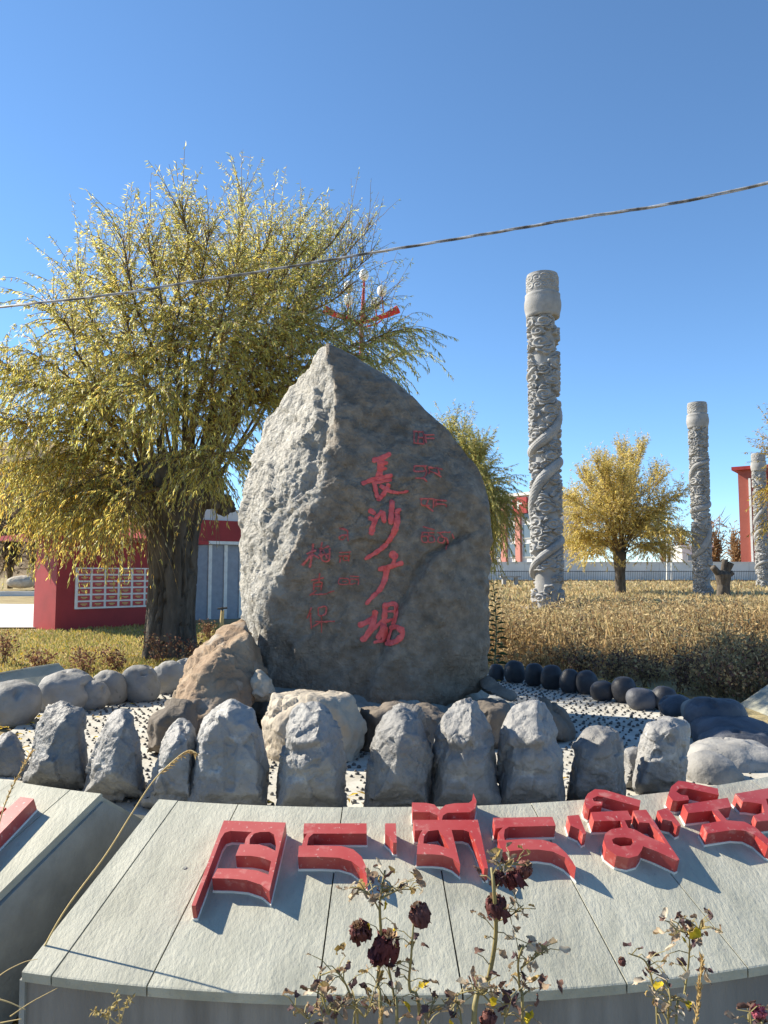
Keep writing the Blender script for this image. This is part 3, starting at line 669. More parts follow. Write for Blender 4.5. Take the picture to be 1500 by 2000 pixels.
letter([[(610, 220), (915, 220), (915, 270), (655, 270), (632, 290), (624, 328), (700, 328), (790, 330), (850, 347), (890, 382), (912, 430), (918, 490), (900, 460), (880, 435), (840, 405), (780, 388), (700, 384), (580, 384), (584, 330), (600, 328), (605, 300), (625, 270), (606, 270)]], main, z1)
letter([[(1005, 220), (1058, 220), (1062, 315), (1045, 315), (1030, 290), (1005, 270)]], main, z1)
letter([[(1137, 118), (1205, 120), (1245, 128), (1272, 155), (1300, 130), (1345, 122), (1415, 120), (1430, 108), (1436, 72), (1452, 112), (1446, 145), (1420, 166), (1310, 168), (1288, 182), (1282, 203), (1458, 203), (1500, 400), (1508, 440), (1490, 440), (1462, 360), (1440, 300), (1415, 262), (1385, 252), (1330, 252), (1372, 422), (1335, 392), (1290, 376), (1235, 371), (1160, 371), (1163, 320), (1175, 318), (1168, 295), (1178, 268), (1188, 254), (1150, 255), (1143, 203), (1270, 203), (1262, 182), (1225, 166), (1140, 165)],
        [(1192, 318), (1195, 285), (1215, 258), (1265, 252), (1290, 285), (1320, 345), (1260, 325)]], main, z1)
letter([[(158, 293), (447, 288), (464, 332), (235, 337), (215, 350), (210, 380), (215, 402), (300, 397), (400, 400), (465, 420), (515, 465), (545, 505), (562, 535), (550, 524), (510, 487), (450, 458), (380, 448), (300, 449), (200, 460), (182, 405), (192, 392), (182, 365), (205, 340), (168, 345)]], main, z2)
letter([[(520, 283), (577, 278), (612, 368), (597, 375), (580, 350), (535, 330)]], main, z2)
letter([[(603, 215), (608, 195), (620, 175), (655, 153), (705, 157), (878, 208), (873, 240), (700, 192), (665, 187), (643, 198), (650, 212), (692, 214), (690, 232), (650, 234), (628, 252), (610, 240)]], main, z2)
letter([[(635, 265), (815, 258), (836, 303), (800, 305), (818, 342), (850, 350), (900, 378), (1000, 420), (965, 365), (920, 318), (870, 315), (840, 258), (905, 253), (1068, 497), (1055, 502), (960, 458), (890, 432), (884, 450), (865, 478), (820, 490), (760, 478), (710, 440), (697, 400), (705, 370), (735, 348), (775, 342), (790, 338), (778, 307), (650, 310)],
        [(738, 400), (755, 390), (800, 388), (835, 395), (845, 410), (830, 428), (780, 432), (745, 418)]], main, z2)
letter([[(960, 258), (1010, 243), (1075, 328), (1058, 335), (1030, 310), (985, 300)]], main, z2)
letter([[(1012, 180), (1028, 140), (1062, 112), (1105, 117), (1255, 150), (1260, 182), (1110, 150), (1065, 150), (1052, 165), (1075, 180), (1108, 185), (1115, 205), (1060, 212), (1035, 208)]], main, z2)
letter([[(1085, 228), (1303, 195), (1322, 240), (1255, 252), (1300, 305), (1385, 312), (1440, 340), (1500, 395), (1560, 460), (1500, 432), (1440, 380), (1390, 356), (1330, 352), (1205, 370), (1178, 325), (1270, 308), (1225, 258), (1110, 270)]], main, z2)
letter([[(1340, 175), (1500, 148), (1640, 130), (1660, 180), (1560, 195), (1620, 300), (1560, 300), (1445, 312), (1428, 282), (1482, 265), (1470, 225), (1400, 215), (1378, 215)], [(1490, 200), (1530, 195), (1570, 270), (1510, 262)]], main, z2)
letter([[(66, 1560), (-60, 1690), (-130, 1690), (-110, 1650), (-30, 1620), (40, 1556)]], left, z0)
letter([[(12, 1577), (-50, 1620), (-90, 1600), (-20, 1572)]], left, z0)
# drilled hole plug on the slab
q, nr, dn, sd = cone_frame(361, 1696, .0)
plug = MB(); plug.tube([q-nr*.004, q+nr*.004], [.009, .007], 7); part('bolt_stub', plug.arr(), plug.F, M_MORTAR, main)

# ------------------------------------------------------------------ dragon columns
def column_mesh():
    nu, nv = 200, 1150; Rr = .345; Hh = 8.62
    u = np.linspace(0, 2*math.pi, nu, endpoint=False); v = np.linspace(0, Hh, nv); Uu, Vv = np.meshgrid(u, v)
    h = np.zeros_like(Uu)
    rng = np.random.default_rng(4)
    def dlt(a): return (a+math.pi) % (2*math.pi)-math.pi
    for k in range(300):
        a = rng.uniform(0, 2*math.pi); z = rng.uniform(.05, Hh-.05); r = rng.uniform(.13, .27); tw = rng.choice([-1, 1]); ph = rng.uniform(0, 6.28)
        iz = (v > z-r*1.1) & (v < z+r*1.1)
        du = dlt(Uu[iz]-a)*Rr; dz = (Vv[iz]-z)*1.25
        rho = np.hypot(du, dz)/r; th = np.arctan2(dz, du)
        lobes = 1+.13*np.cos(5*th+ph)
        m = np.clip((lobes-rho)/.16, 0, 1)
        sp_ = .55+.45*np.cos(rho*11-tw*th+ph)
        hh = (.025+.060*m*(.35+.65*sp_)+.02*rng.uniform(0, 1))*(m > 0)*m
        h[iz] = np.maximum(h[iz]*(1-.7*m), hh)
    # dragon body: a scaled band winding up
    for (zz0, turn, ph, wd) in ((.9, 3.3, .4, .16),):
        t = np.linspace(0, 1, 700)
        bz = zz0+t*(6.3)+.25*np.sin(t*17); ba = ph+t*turn*2*math.pi+.7*np.sin(t*11)
        best = np.full(Uu.shape, 9.0); bt = np.zeros_like(best)
        for i in range(len(t)):
            iz = (v > bz[i]-wd*1.3) & (v < bz[i]+wd*1.3)
            dd = np.hypot(dlt(Uu[iz]-ba[i])*Rr, Vv[iz]-bz[i]); s = best[iz]; b2 = bt[iz]; k = dd < s; s[k] = dd[k]; b2[k] = t[i]; best[iz] = s; bt[iz] = b2
        wloc = wd*(.55+.45*np.sin(np.clip(bt, 0, 1)*math.pi)**.5)
        m = np.clip(1-(best/wloc)**2, 0, 1)
        sc = np.abs(np.sin(Uu*Rr*38+Vv*38)*np.sin(Uu*Rr*38-Vv*38))
        body = .11*np.sqrt(m)+.009*sc*(m > .1)
        rim = np.clip((wloc*1.3-best)/(wloc*.3), 0, 1)
        h = np.where(m > 0, np.maximum(body, .02), h*(1-.6*rim*(m <= 0)))
    r = Rr+h*1.5
    top = sm(Hh, Hh-.05, Vv); r = Rr+(r-Rr)*top
    V = np.stack([r*np.cos(Uu), r*np.sin(Uu), Vv], -1).reshape(-1, 3)
    a = np.arange(nu*nv).reshape(nv, nu); an = np.roll(a, -1, 1)
    F = np.stack([a[:-1], an[:-1], an[1:], a[1:]], -1).reshape(-1, 4)
    # top drum, carved too
    nz = 150; v2 = np.linspace(0, .62, nz); U3, V3 = np.meshgrid(u, v2); h2 = np.zeros_like(U3)
    for k in range(26):
        a0 = k*2*math.pi/13+rng.uniform(-.1, .1); z = .2 if k % 2 else .42; r0 = .14
        du = dlt(U3-a0)*Rr; dz = V3-z; rho = np.hypot(du, dz)/r0; th = np.arctan2(dz, du); m = np.clip((1-rho)/.2, 0, 1)
        h2 = np.maximum(h2, (.012+.02*(.5+.5*np.cos(rho*10-th)))*m)
    h2 *= sm(0, .04, V3)*sm(.62, .58, V3)
    r2 = .455+h2
    Vd = np.stack([r2*np.cos(U3), r2*np.sin(U3), V3], -1).reshape(-1, 3)
    a = np.arange(nu*nz).reshape(nz, nu); an = np.roll(a, -1, 1); Fd = np.stack([a[:-1], an[:-1], an[1:], a[1:]], -1).reshape(-1, 4).tolist()
    Fd.append([int(x) for x in a[-1]])
    return mesh_np('shaft', V, F, M_GRANITE, True), mesh_np('capital_drum', Vd, Fd, M_GRANITE, False)
SH, DR = column_mesh()
cp = [(.44, 8.56), (.49, 8.58), (.50, 8.66), (.505, 8.70), (.528, 8.78), (.545, 8.90), (.545, 9.0), (.530, 9.10), (.515, 9.16), (.52, 9.20), (.52, 9.26), (.48, 9.28)]
V, F = lathe(cp, 64); CM = mesh_np('collar', V, F, M_GRANITE, True)
pm = MB(); pm.box(-.85, .85, -.85, .85, -.3, .12); pm.box(-.62, .62, -.62, .62, .118, .22); PM = mesh_np('plinth', pm.V, pm.F, M_GRANITE)
def column(px, ytop, ybase, label, rot):
    d = FPX*9.9/((ybase-ytop)*1.0); g = P(px, ybase, d)
    r = thing('dragon_column', (g[0], g[1], g[2]-.2), label, 'column', 'carved dragon columns in the field')
    for nm, me, z in (('shaft', SH, .2), ('collar', CM, .2), ('capital_drum', DR, 9.46), ('plinth', PM, 0)):
        o = link(nm, me, r, (0, 0, z)); o.rotation_euler.z = rot if nm != 'plinth' else .25
    return r
column(1070, 523, 1186, 'tall carved stone dragon column beside the inscribed boulder', 2.2)
column(1374, 783, 1166, 'carved dragon column standing next to the pollarded stump', 4.4)
column(1491, 884, 1150, 'carved dragon column in front of the red tower', .6)

# ------------------------------------------------------------------ leaves
def leaves(Pn, D, L, Wd, col, Nn=None, curl=.12):
    n = len(Pn); D = D/np.linalg.norm(D, axis=1, keepdims=True)
    if Nn is None: Nn = RNG.normal(size=(n, 3))
    S = np.cross(D, Nn); S /= np.linalg.norm(S, axis=1, keepdims=True)+1e-9; Nn = np.cross(S, D)
    L = np.broadcast_to(np.asarray(L, float).reshape(-1, 1), (n, 1)); Wd = np.broadcast_to(np.asarray(Wd, float).reshape(-1, 1), (n, 1))
    a = Pn; m = Pn+D*L*.45+Nn*L*curl; e = Pn+D*L
    V = np.stack([a, m+S*Wd*.5, e, m-S*Wd*.5], 1).reshape(-1, 3)
    i = np.arange(n)[:, None]*4; F = np.vstack([np.hstack([i, i+1, i+2]), np.hstack([i, i+2, i+3])])
    return V, F, np.repeat(col, 4, axis=0)
def droop(p0, d0, ln, n, g):
    pts = [np.array(p0, float)]; d = np.array(d0, float); d /= np.linalg.norm(d)
    for i in range(n):
        d = d+np.array([0, 0, -g/n*1.0])+RNG.normal(size=3)*.05; d /= np.linalg.norm(d); pts.append(pts[-1]+d*ln/n)
    return np.array(pts)
def willow(base, head_z, targets, trunk_fn, root, ntw, leafL, leafW, cols, colfn, whip=0, seed=0, dens=26, gdroop=1.5, twl=(.5, 1.1), head_r=.45, br=.05, keep=None):
    """pollard willow: limbs from the head to targets, drooping twigs with narrow leaves"""
    head = np.array([base[0], base[1], head_z]); tw = MB(); LP = []; LD = []
    limbs = []
    for k, t in enumerate(targets):
        t = np.array(t); v = t-head; h = np.linalg.norm(v)
        out = np.array([v[0], v[1], 0]); out /= np.linalg.norm(out)+1e-6
        s = head+out*head_r*RNG.uniform(.3, 1)+np.array([0, 0, RNG.uniform(-.25, .25)])
        c1 = s+(t-s)*.35+np.array([0, 0, .18*h])*RNG.uniform(.2, 1)-out*.05
        pts = spline([s, c1, s+(t-s)*.72+np.array([0, 0, .06*h]), t], 14)
        pts = pts+np.c_[vn(pts+k*3.1, 1.6, 7), vn(pts+k*3.1, 1.6, 8), .5*vn(pts+k*3.1, 1.6, 9)]*(.16*np.sin(np.linspace(0, math.pi, 14))*min(1, h/3))[:, None]
        rr = np.linspace(br*RNG.uniform(.5, 1.1), .006, 14)
        V, F = tube(pts, rr, 6); limbs.append((pts, V, F))
    big = MB()
    for k, (pts, V, F) in enumerate(limbs):
        if k < 12: part('branch', V, F, M_BARK, root, True)
        else: big.add(V, F)
    starts = []; top_z = max(l[0][:, 2].max() for l in limbs)
    for pts, _, _ in limbs:
        for _ in range(max(1, int(ntw/len(limbs)))):
            u = RNG.uniform(.22, 1.0)**.8*(len(pts)-1.001); i = int(u); p = pts[i]+(pts[i+1]-pts[i])*(u-i)
            tang = pts[i+1]-pts[i]; tang /= np.linalg.norm(tang)
            rd = RNG.normal(size=3); rd[2] = abs(rd[2])*.4
            rd /= np.linalg.norm(rd); d = tang*.7+rd*.9
            hf = float(sm(.25, .75, (p[2]-head_z)/(top_z-head_z)))             # upright shoots near the top, hanging strands below
            d = d+np.array([0, 0, 1.5*hf]); starts.append((p, d, RNG.uniform(*twl)*(1-.35*hf), gdroop*RNG.uniform(.5, 1.4)*(1-.85*hf)))
    for _ in range(whip):
        pts = limbs[RNG.integers(len(limbs))][0]
        i = RNG.integers(6, 13); p = pts[i]; d = np.array([RNG.normal()*.16, RNG.normal()*.16, 1.0])
        starts.append((p, d, RNG.uniform(.7, 1.55), .02))
    for p, d, ln, g in starts:
        tp = droop(p, d, ln, 7, g)
        V, F = tube(tp, np.linspace(.006, .002, 8), 3, False); tw.add(V, F)
        nl = int(dens*ln); u = np.sort(RNG.uniform(.12, 1, nl))*6.999; i = u.astype(int); f = (u-i)[:, None]
        q = tp[i]*(1-f)+tp[i+1]*f; tg = tp[i+1]-tp[i]; tg /= np.linalg.norm(tg, axis=1, keepdims=True)
        dd = tg*.75+RNG.normal(size=(nl, 3))*.36+np.array([0, 0, -.6])
        LP.append(q); LD.append(dd)
    LP = np.vstack(LP); LD = np.vstack(LD)
    if keep is not None: k_ = keep(LP); LP, LD = LP[k_], LD[k_]
    n = len(LP)
    c = colfn(LP, n)
    V, F, cc = leaves(LP, LD, RNG.uniform(*leafL, n), RNG.uniform(*leafW, n), c)
    cr = part('crown', V, F, M_LEAF, root, False, cc); cr['kind'] = 'stuff'
    t = part('twigs', np.vstack([tw.arr(), big.arr()]) if big.V else tw.arr(), tw.F+[tuple(i+len(tw.V) for i in f) for f in big.F], M_TWIG, root, False); t['kind'] = 'stuff'
    return n
def pal(n, cols, wts):
    cols = np.array(cols); wts = np.array(wts, float); wts = wts/(wts.sum(-1, keepdims=True))
    if wts.ndim == 1: k = RNG.choice(len(cols), n, p=wts)
    else: k = (wts.cumsum(1) < RNG.uniform(size=(n, 1))).sum(1)
    return cols[np.clip(k, 0, len(cols)-1)]*RNG.uniform(.75, 1.2, (n, 1))
def furrow_trunk(base, prof, n=150, m=220, amp=.06, seed=3, rad_noise=.08):
    """prof: list of (z, cx offset, radius)"""
    zs = np.linspace(prof[0][0], prof[-1][0], m); cxs = np.interp(zs, [p[0] for p in prof], [p[1] for p in prof]); rs = np.interp(zs, [p[0] for p in prof], [p[2] for p in prof])
    a = np.linspace(0, 2*math.pi, n, endpoint=False); A_, Zz = np.meshgrid(a, zs)
    q = np.stack([np.cos(A_)*1.0, np.sin(A_)*1.0, Zz*.55], -1).reshape(-1, 3)
    q2 = q+.10*np.stack([vn(q, 4, 1), vn(q, 4, 2), vn(q, 4, 3)], 1)
    fur = np.abs(vn(q2*np.array([1, 1, .55]), 4.6, seed))+.35*np.abs(vn(q2, 11, seed+1))
    crack = sm(.0, .30, fur)
    big_ = vn(q, 1.3, seed+4)+.5*vn(q, 3, seed+5)
    r = rs[:, None]*(1+rad_noise*big_.reshape(A_.shape))+amp*(crack.reshape(A_.shape)-.6)
    V = np.stack([base[0]+cxs[:, None]+r*np.cos(A_), base[1]+r*np.sin(A_), Zz], -1).reshape(-1, 3)
    i = np.arange(n*m).reshape(m, n); j = np.roll(i, -1, 1); F = np.stack([i[:-1], j[:-1], j[1:], i[1:]], -1).reshape(-1, 4).tolist()
    F.append([int(x) for x in i[-1]]); return V, F

# the big willow
TB = G(332, 1283); TD = TB[1]
wil = thing('willow_tree', (TB[0], TB[1], -.05), 'old pollard willow with thick furrowed trunk and yellowing leaves', 'tree')
V, F = furrow_trunk(TB, [(-.1, .0, .37), (.12, 0, .325), (.6, 0.01, .295), (1.2, .02, .295), (1.6, .0, .32), (1.95, -.03, .42), (2.25, .0, .56), (2.5, .02, .52), (2.7, .02, .34)])
trk = part('trunk', V, F, M_BARK, wil, True)
for (dx, dy, dz, r) in ((-.52, -.12, 2.30, .24), (.50, -.1, 2.22, .27), (.1, -.45, 2.42, .26), (-.2, .4, 2.4, .25), (.68, .1, 2.05, .17), (-.25, -.42, 2.2, .2)):
    U, Fk = ico(4); Vk = U*r*.85*(1+.22*fbm(U, 2.2, int(r*1000), 3)-.20*np.exp(-(vn(U*np.array([1, 1, .5]), 5, 9)/.16)**2))[:, None]+np.array([TB[0]+dx, TB[1]+dy, dz]); part('burl', Vk, Fk, M_BARK, trk, True)
tg = []
for (px, py) in [(100, 600), (140, 540), (190, 490), (240, 470), (290, 450), (350, 440), (355, 400), (410, 450), (470, 430), (474, 385), (585, 440), (678, 430), (728, 440), (530, 450), (590, 480), (640, 470), (690, 470), (725, 500), (750, 590), (780, 650), (790, 690), (60, 690), (0, 720), (-40, 800), (10, 820), (60, 900), (110, 960), (-40, 930),
                 (150, 640), (230, 560), (310, 520), (390, 500), (470, 500), (550, 520), (620, 560), (680, 560), (720, 620), (180, 760), (260, 700), (350, 640), (440, 640), (540, 640), (620, 660), (150, 880), (230, 840), (420, 760), (520, 760), (700, 690), (760, 650), (90, 740), (-20, 700), (180, 960), (480, 880), (300, 760), (100, 1010), (200, 1030), (60, 1000), (260, 960), (420, 930), (150, 1000), (240, 1010)]:
    k = max(0.0, 1-abs(px-370)/520)
    tg.append(P(px, py, TD+RNG.uniform(-1.9, 1.9)*(.45+.6*k)))
YEL = [(.72, .62, .15), (.80, .67, .18), (.60, .59, .18), (.40, .45, .16), (.76, .50, .10), (.72, .68, .42)]
def wcol(Pn, n):
    px = Pn[:, 0]/Pn[:, 1]*FPX+750; py = HOR-(Pn[:, 2]-CAMZ)/Pn[:, 1]*FPX
    g = sm(430, 760, px)[:, None]; lo = sm(760, 1050, py)[:, None]*sm(420, 200, px)[:, None]
    wy = np.array([.34, .18, .28, .16, .05, .10]); wg = np.array([.07, .02, .34, .50, .01, .12]); wo_ = np.array([.28, .34, .12, .05, .22, .04])
    return pal(n, YEL, (wy*(1-g)+wg*g)*(1-lo)+wo_*lo)
def wkeep(Pn):                                    # thin top and the thin side by the lamp
    px = Pn[:, 0]/Pn[:, 1]*FPX+750; py = HOR-(Pn[:, 2]-CAMZ)/Pn[:, 1]*FPX
    k = 1-.72*sm(600, 690, px)*sm(680, 560, py); k = k*(1-.3*sm(520, 360, py)); k = k*(1-.8*sm(930, 1000, py)*sm(230, 300, px)); k = k*(1-.6*sm(1010, 1060, py))
    return RNG.uniform(size=len(Pn)) < k
nl = willow(TB, 2.35, tg, None, wil, 4300, (.045, .09), (.0075, .0125), None, wcol, whip=110, dens=50, gdroop=2.1, twl=(.45, 1.25), head_r=.55, br=.034, keep=wkeep)
# low hanging curtains
print('willow leaves', nl)

def smalltree(name, px, ybase, d, head_h, ext, label, cols, wts, ntw, group=None, nt=26, seed=0, leaf=((.09, .16), (.018, .03)), dens=16, trunk_r=.25, whip=20, gd=1.4, twl=(.5, 1.2), group_=None):
    b = P(px, ybase, d); root = thing(name, b, label, 'tree', group)
    V, F = furrow_trunk(b, [(b[2]-.1, 0, trunk_r*1.2), (b[2]+head_h*.5, 0, trunk_r), (b[2]+head_h, 0, trunk_r*1.5), (b[2]+head_h+.3, 0, trunk_r*.7)], 32, 40, .03); part('trunk', V, F, M_BARK, root, True)
    T = []
    for k in range(nt):
        x, y = ext[k % len(ext)]; T.append(P(x+RNG.normal()*8, y+RNG.normal()*8, d+RNG.uniform(-1, 1)*d*.045*2))
    willow(b, b[2]+head_h, T, None, root, ntw, leaf[0], leaf[1], None, lambda q, n: pal(n, cols, wts), whip=whip, dens=dens, gdroop=gd, twl=twl, head_r=trunk_r, br=trunk_r*.18)
    return root
smalltree('willow_tree', 935, 1152, 30, 1.9, [(860, 860), (900, 855), (930, 900), (945, 930), (955, 980), (830, 900), (900, 950), (935, 1000), (940, 1040), (870, 960), (930, 880), (945, 950), (900, 1030), (930, 1060), (930, 980), (955, 960)],
          'drooping green willow behind the inscribed boulder and tall column', [(.48, .43, .13), (.30, .33, .10), (.40, .39, .12), (.60, .50, .16)], [.3, .25, .25, .2], 1700, gd=2.6, twl=(.8, 2.2), dens=30, seed=4, whip=6, nt=36)
smalltree('round_willow', 1212, 1160, 42, 2.2, [(1130, 1050), (1120, 980), (1140, 930), (1170, 900), (1210, 880), (1250, 880), (1290, 920), (1310, 970), (1310, 1030), (1280, 1070), (1150, 1080), (1180, 990), (1230, 960), (1260, 1010), (1200, 1040), (1130, 1010), (1235, 900), (1180, 930), (1290, 1000), (1215, 930)],
          'round golden tree standing alone between two carved columns', [(.74, .60, .17), (.62, .52, .16), (.62, .45, .16), (.40, .37, .14), (.66, .54, .34)], [.42, .26, .14, .08, .10], 3900, gd=1.0, twl=(.8, 1.9), dens=16, whip=50, trunk_r=.24, nt=44, leaf=((.11, .20), (.024, .042)))
smalltree('edge_tree', 1640, 1180, 22, 2.0, [(1520, 880), (1500, 830), (1500, 950), (1540, 800), (1600, 780), (1660, 760), (1700, 850), (1530, 960), (1600, 900), (1510, 1010), (1490, 870), (1650, 920)],
          'golden tree reaching its twigs in front of the red tower', [(.50, .37, .05), (.40, .30, .06), (.52, .34, .05)], [.5, .3, .2], 700, gd=1.3, dens=18, whip=6, nt=24, leaf=((.07, .12), (.016, .026)))
# far bare orange-brown trees
def bare(px, ytop, ybase, wpx, d, label, col, seed, n=420, group='bare trees along the far edge'):
    b = P(px, ybase, d); root = thing('bare_tree', b, label, 'tree', group); hh = (ybase-ytop)/FPX*d; ww = wpx/FPX*d
    rng = np.random.default_rng(seed); tr = MB(); pts_ = []
    for k in range(9):
        e = b+np.array([rng.uniform(-.5, .5)*ww*.7, rng.uniform(-.5, .5)*ww*.5, hh*rng.uniform(.55, .95)])
        tr.tube(spline([b+np.array([rng.uniform(-.05, .05)*ww, 0, -.05*hh]), (b+e)/2+np.array([rng.uniform(-.06, .06)*ww, 0, .06*hh]), e], 7), np.linspace(.011*hh, .002*hh, 7), 5); pts_.append((b, e))
    part('trunk', tr.arr(), tr.F, M_TWIG, root)
    i = rng.integers(0, 9, n); u = rng.uniform(.2, 1, n)[:, None]; bb = np.array([p[0] for p in pts_])[i]; ee = np.array([p[1] for p in pts_])[i]
    q = bb+(ee-bb)*u; dd = rng.normal(size=(n, 3))*.55+np.array([0, 0, .75]); V, F, c = leaves(q, dd, rng.uniform(.10, .26, n)*hh, .010*hh, np.array(col)*rng.uniform(.7, 1.25, (n, 1)), curl=.05)
    q2 = q+dd*.14*hh*rng.uniform(.2, 1, (n, 1)); V2, F2_, c2 = leaves(q2, rng.normal(size=(n, 3)), .05*hh, .022*hh, np.array(col)*rng.uniform(.8, 1.4, (n, 1)))
    cr = part('crown', np.vstack([V, V2]), np.vstack([F, F2_+len(V)]), M_GRASS, root, False, np.vstack([c, c2])); cr['kind'] = 'stuff'
for k, (px, yt, wpx, d) in enumerate([(1400, 1005, 70, 95), (1440, 1015, 60, 92), (1335, 1020, 55, 100), (1300, 1040, 50, 100), (1475, 1035, 50, 98)]):
    bare(px, yt, 1138, wpx, d, ['orange brown bare tree beside the red tower', 'orange brown bare tree beside the red tower', 'bare tree behind the little white hut', 'bare brush tree between round golden tree and white wall', 'orange brown bare tree beside the red tower'][k], (.36, .22, .11), 200+k)
for k, (px, yt, wpx, d) in enumerate([(20, 950, 80, 52), (70, 960, 70, 55), (115, 975, 70, 50), (165, 960, 80, 56), (230, 980, 80, 60), (-30, 940, 80, 50)]):
    bare(px, yt, 1140, wpx, d, 'grey brown leafless tree on the hill foot behind the notice wall', (.20, .15, .10), 300+k, n=520)

# pollarded stump by the second column
sb = P(1413, 1164, 36); st = thing('pollard_stump', sb, 'dark lopped tree stump with stubby arms beside a column', 'tree stump')
V, F = furrow_trunk(sb, [(sb[2]-.1, 0, .3), (sb[2]+.5, .02, .26), (sb[2]+1.0, 0, .34), (sb[2]+1.2, 0, .2)], 32, 40, .03); part('trunk', V, F, M_BARK, st, True)
for dx, dz, r in ((-.5, 1.35, .18), (.35, 1.55, .22), (.1, 1.7, .17), (.45, 1.1, .14)):
    V, F = tube(spline([sb+np.array([0, 0, .8]), sb+np.array([dx*.6, -.05, .8+(dz-.8)*.6]), sb+np.array([dx, -.1, dz])], 7), np.linspace(.17, r*.8, 7), 8); part('limb', V, F, M_BARK, st, True)

# ------------------------------------------------------------------ dry field and lawn
def tufts(Pn, hgt, wid, col, lean=.35, nb=1):
    n = len(Pn); D = np.c_[RNG.normal(size=n)*lean, RNG.normal(size=n)*lean, np.ones(n)]
    return leaves(Pn, D, hgt, wid, col, Nn=np.c_[RNG.normal(size=n)*.4, -np.ones(n), RNG.normal(size=n)*.2], curl=.04)
def field(n, xr, yr, cond=None):
    y = yr[0]+(yr[1]-yr[0])*RNG.uniform(size=n)**1.5; a = RNG.uniform(xr[0], xr[1], n); x = a*y      # even in view angle: density falls with distance
    return x, y
STRAW = [(.52, .40, .20), (.64, .52, .30), (.40, .28, .14), (.30, .195, .105), (.42, .37, .18), (.17, .115, .075)]
Vs = []; Fs = []; Cs = []; nv_ = 0
def push(V, F, C):
    global nv_
    Vs.append(V); Fs.append(F+nv_); Cs.append(C); nv_ += len(V)
def flush(name, label, cat, m):
    global nv_
    V = np.vstack(Vs); o = link(name, mesh_np(name, V, np.vstack(Fs), m, False, np.vstack(Cs))); tag(o, label, cat, kind='stuff')
    Vs.clear(); Fs.clear(); Cs.clear(); nv_ = 0; return o
def outside(x, y, r=2.95): return np.hypot(x-CX, y-CY) > r
# tall weeds on the right
x, y = field(5600, (.09, .62), (7.2, 26)); k = outside(x, y, 3.15) & ~((np.abs(x-4.85) < .7) & (np.abs(y-22.6) < .7)); 
k &= ~((np.hypot(x-CX, y-CY) < 4.4) & (y < 7.0)); k &= vn(np.c_[x, y, 0*x], .9, 14)+.6*vn(np.c_[x, y, 0*x], 2.3, 15) > -.55; x, y = x[k], y[k]
hgt = np.clip(RNG.normal(.40, .13, len(x)), .12, .9)*(.75+.5*sm(-.3, .5, vn(np.c_[x, y, 0*x], .7, 4)))*(.35+.65*sm(3.0, 5.0, np.hypot(x-CX, y-CY)))*(1+1.0*(RNG.uniform(size=len(x)) > .975))*(1-.42*sm(12, 17, y))*(.6+.75*sm(-.5, .5, vn(np.c_[x, y, 0*x], 1.6, 24)))
hgt = np.minimum(hgt, .72); z = gz(x, y); base_ = np.c_[x, y, z]
near = sm(13, 7.5, y)
c = pal(len(x), STRAW, np.array([.3, .25, .2, .15, .1, .05])[None]*(1-near[:, None])+np.array([.26, .12, .26, .20, .1, .06])[None]*near[:, None])
push(*tufts(base_, hgt, .005+.0003*y, c, .22))
for rep in range(14):
    u = RNG.uniform(.25, 1.05, len(x))[:, None]; q = base_+np.c_[RNG.normal(size=len(x))*.09, RNG.normal(size=len(x))*.09, np.zeros(len(x))]+np.c_[np.zeros((len(x), 2)), hgt]*u
    dd = RNG.normal(size=(len(x), 3))+np.array([0, 0, .5]); cc = pal(len(x), STRAW, np.array([.36, .30, .16, .10, .1, .03])[None]*(1-near[:, None])+np.array([.28, .15, .24, .18, .07, .08])[None]*near[:, None])
    push(*leaves(q, dd, RNG.uniform(.03, .10, len(x)), .010+.0011*y, cc))
for rep in range(5):
    q = base_+np.c_[RNG.normal(size=(len(x), 2))*.14, np.zeros(len(x))]; push(*tufts(q, np.minimum(hgt, .6)*RNG.uniform(.4, 1.0, len(x)), .005+.0004*y, c*RNG.uniform(.8, 1.25, (len(x), 1)), .4))
pt_ = sm(-.2, .45, vn(np.vstack(Vs)*np.array([1, 1, 0]), .55, 77))[:, None]; cv_ = np.vstack(Cs); Cs[:] = [cv_*(1-pt_)+cv_*np.array([.88, .80, .72])*pt_]
flush('dry_weeds', 'tall straw coloured dry weeds filling the field round the columns', 'weeds', M_GRASS)
# farther short straw grass
x, y = field(26000, (-.1, .75), (20, 75)); q = np.c_[x, y, gz(x, y)]; c = pal(len(x), STRAW[:5], [.35, .35, .12, .05, .13]); push(*tufts(q, RNG.uniform(.12, .34, len(x)), .02+.0022*y, c, .5))
flush('field_grass', 'pale short straw grass in the far field', 'grass', M_GRASS)
# lawn on the tree side
x, y = field(42000, (-.62, -.02), (7.2, 17)); k = outside(x, y, 3.1) & ~((y > 15.4) & (x < -6.2)); x, y = x[k], y[k]; q = np.c_[x, y, gz(x, y)]
c = pal(len(x), [(.48, .38, .14), (.38, .36, .11), (.24, .27, .07), (.56, .44, .18), (.52, .36, .05)], [.33, .25, .14, .2, .08]); push(*tufts(q, RNG.uniform(.03, .10, len(x)), .008+.0008*y, c, .6))
flush('lawn_grass', 'thin yellow green lawn grass under the willow', 'grass', M_GRASS)
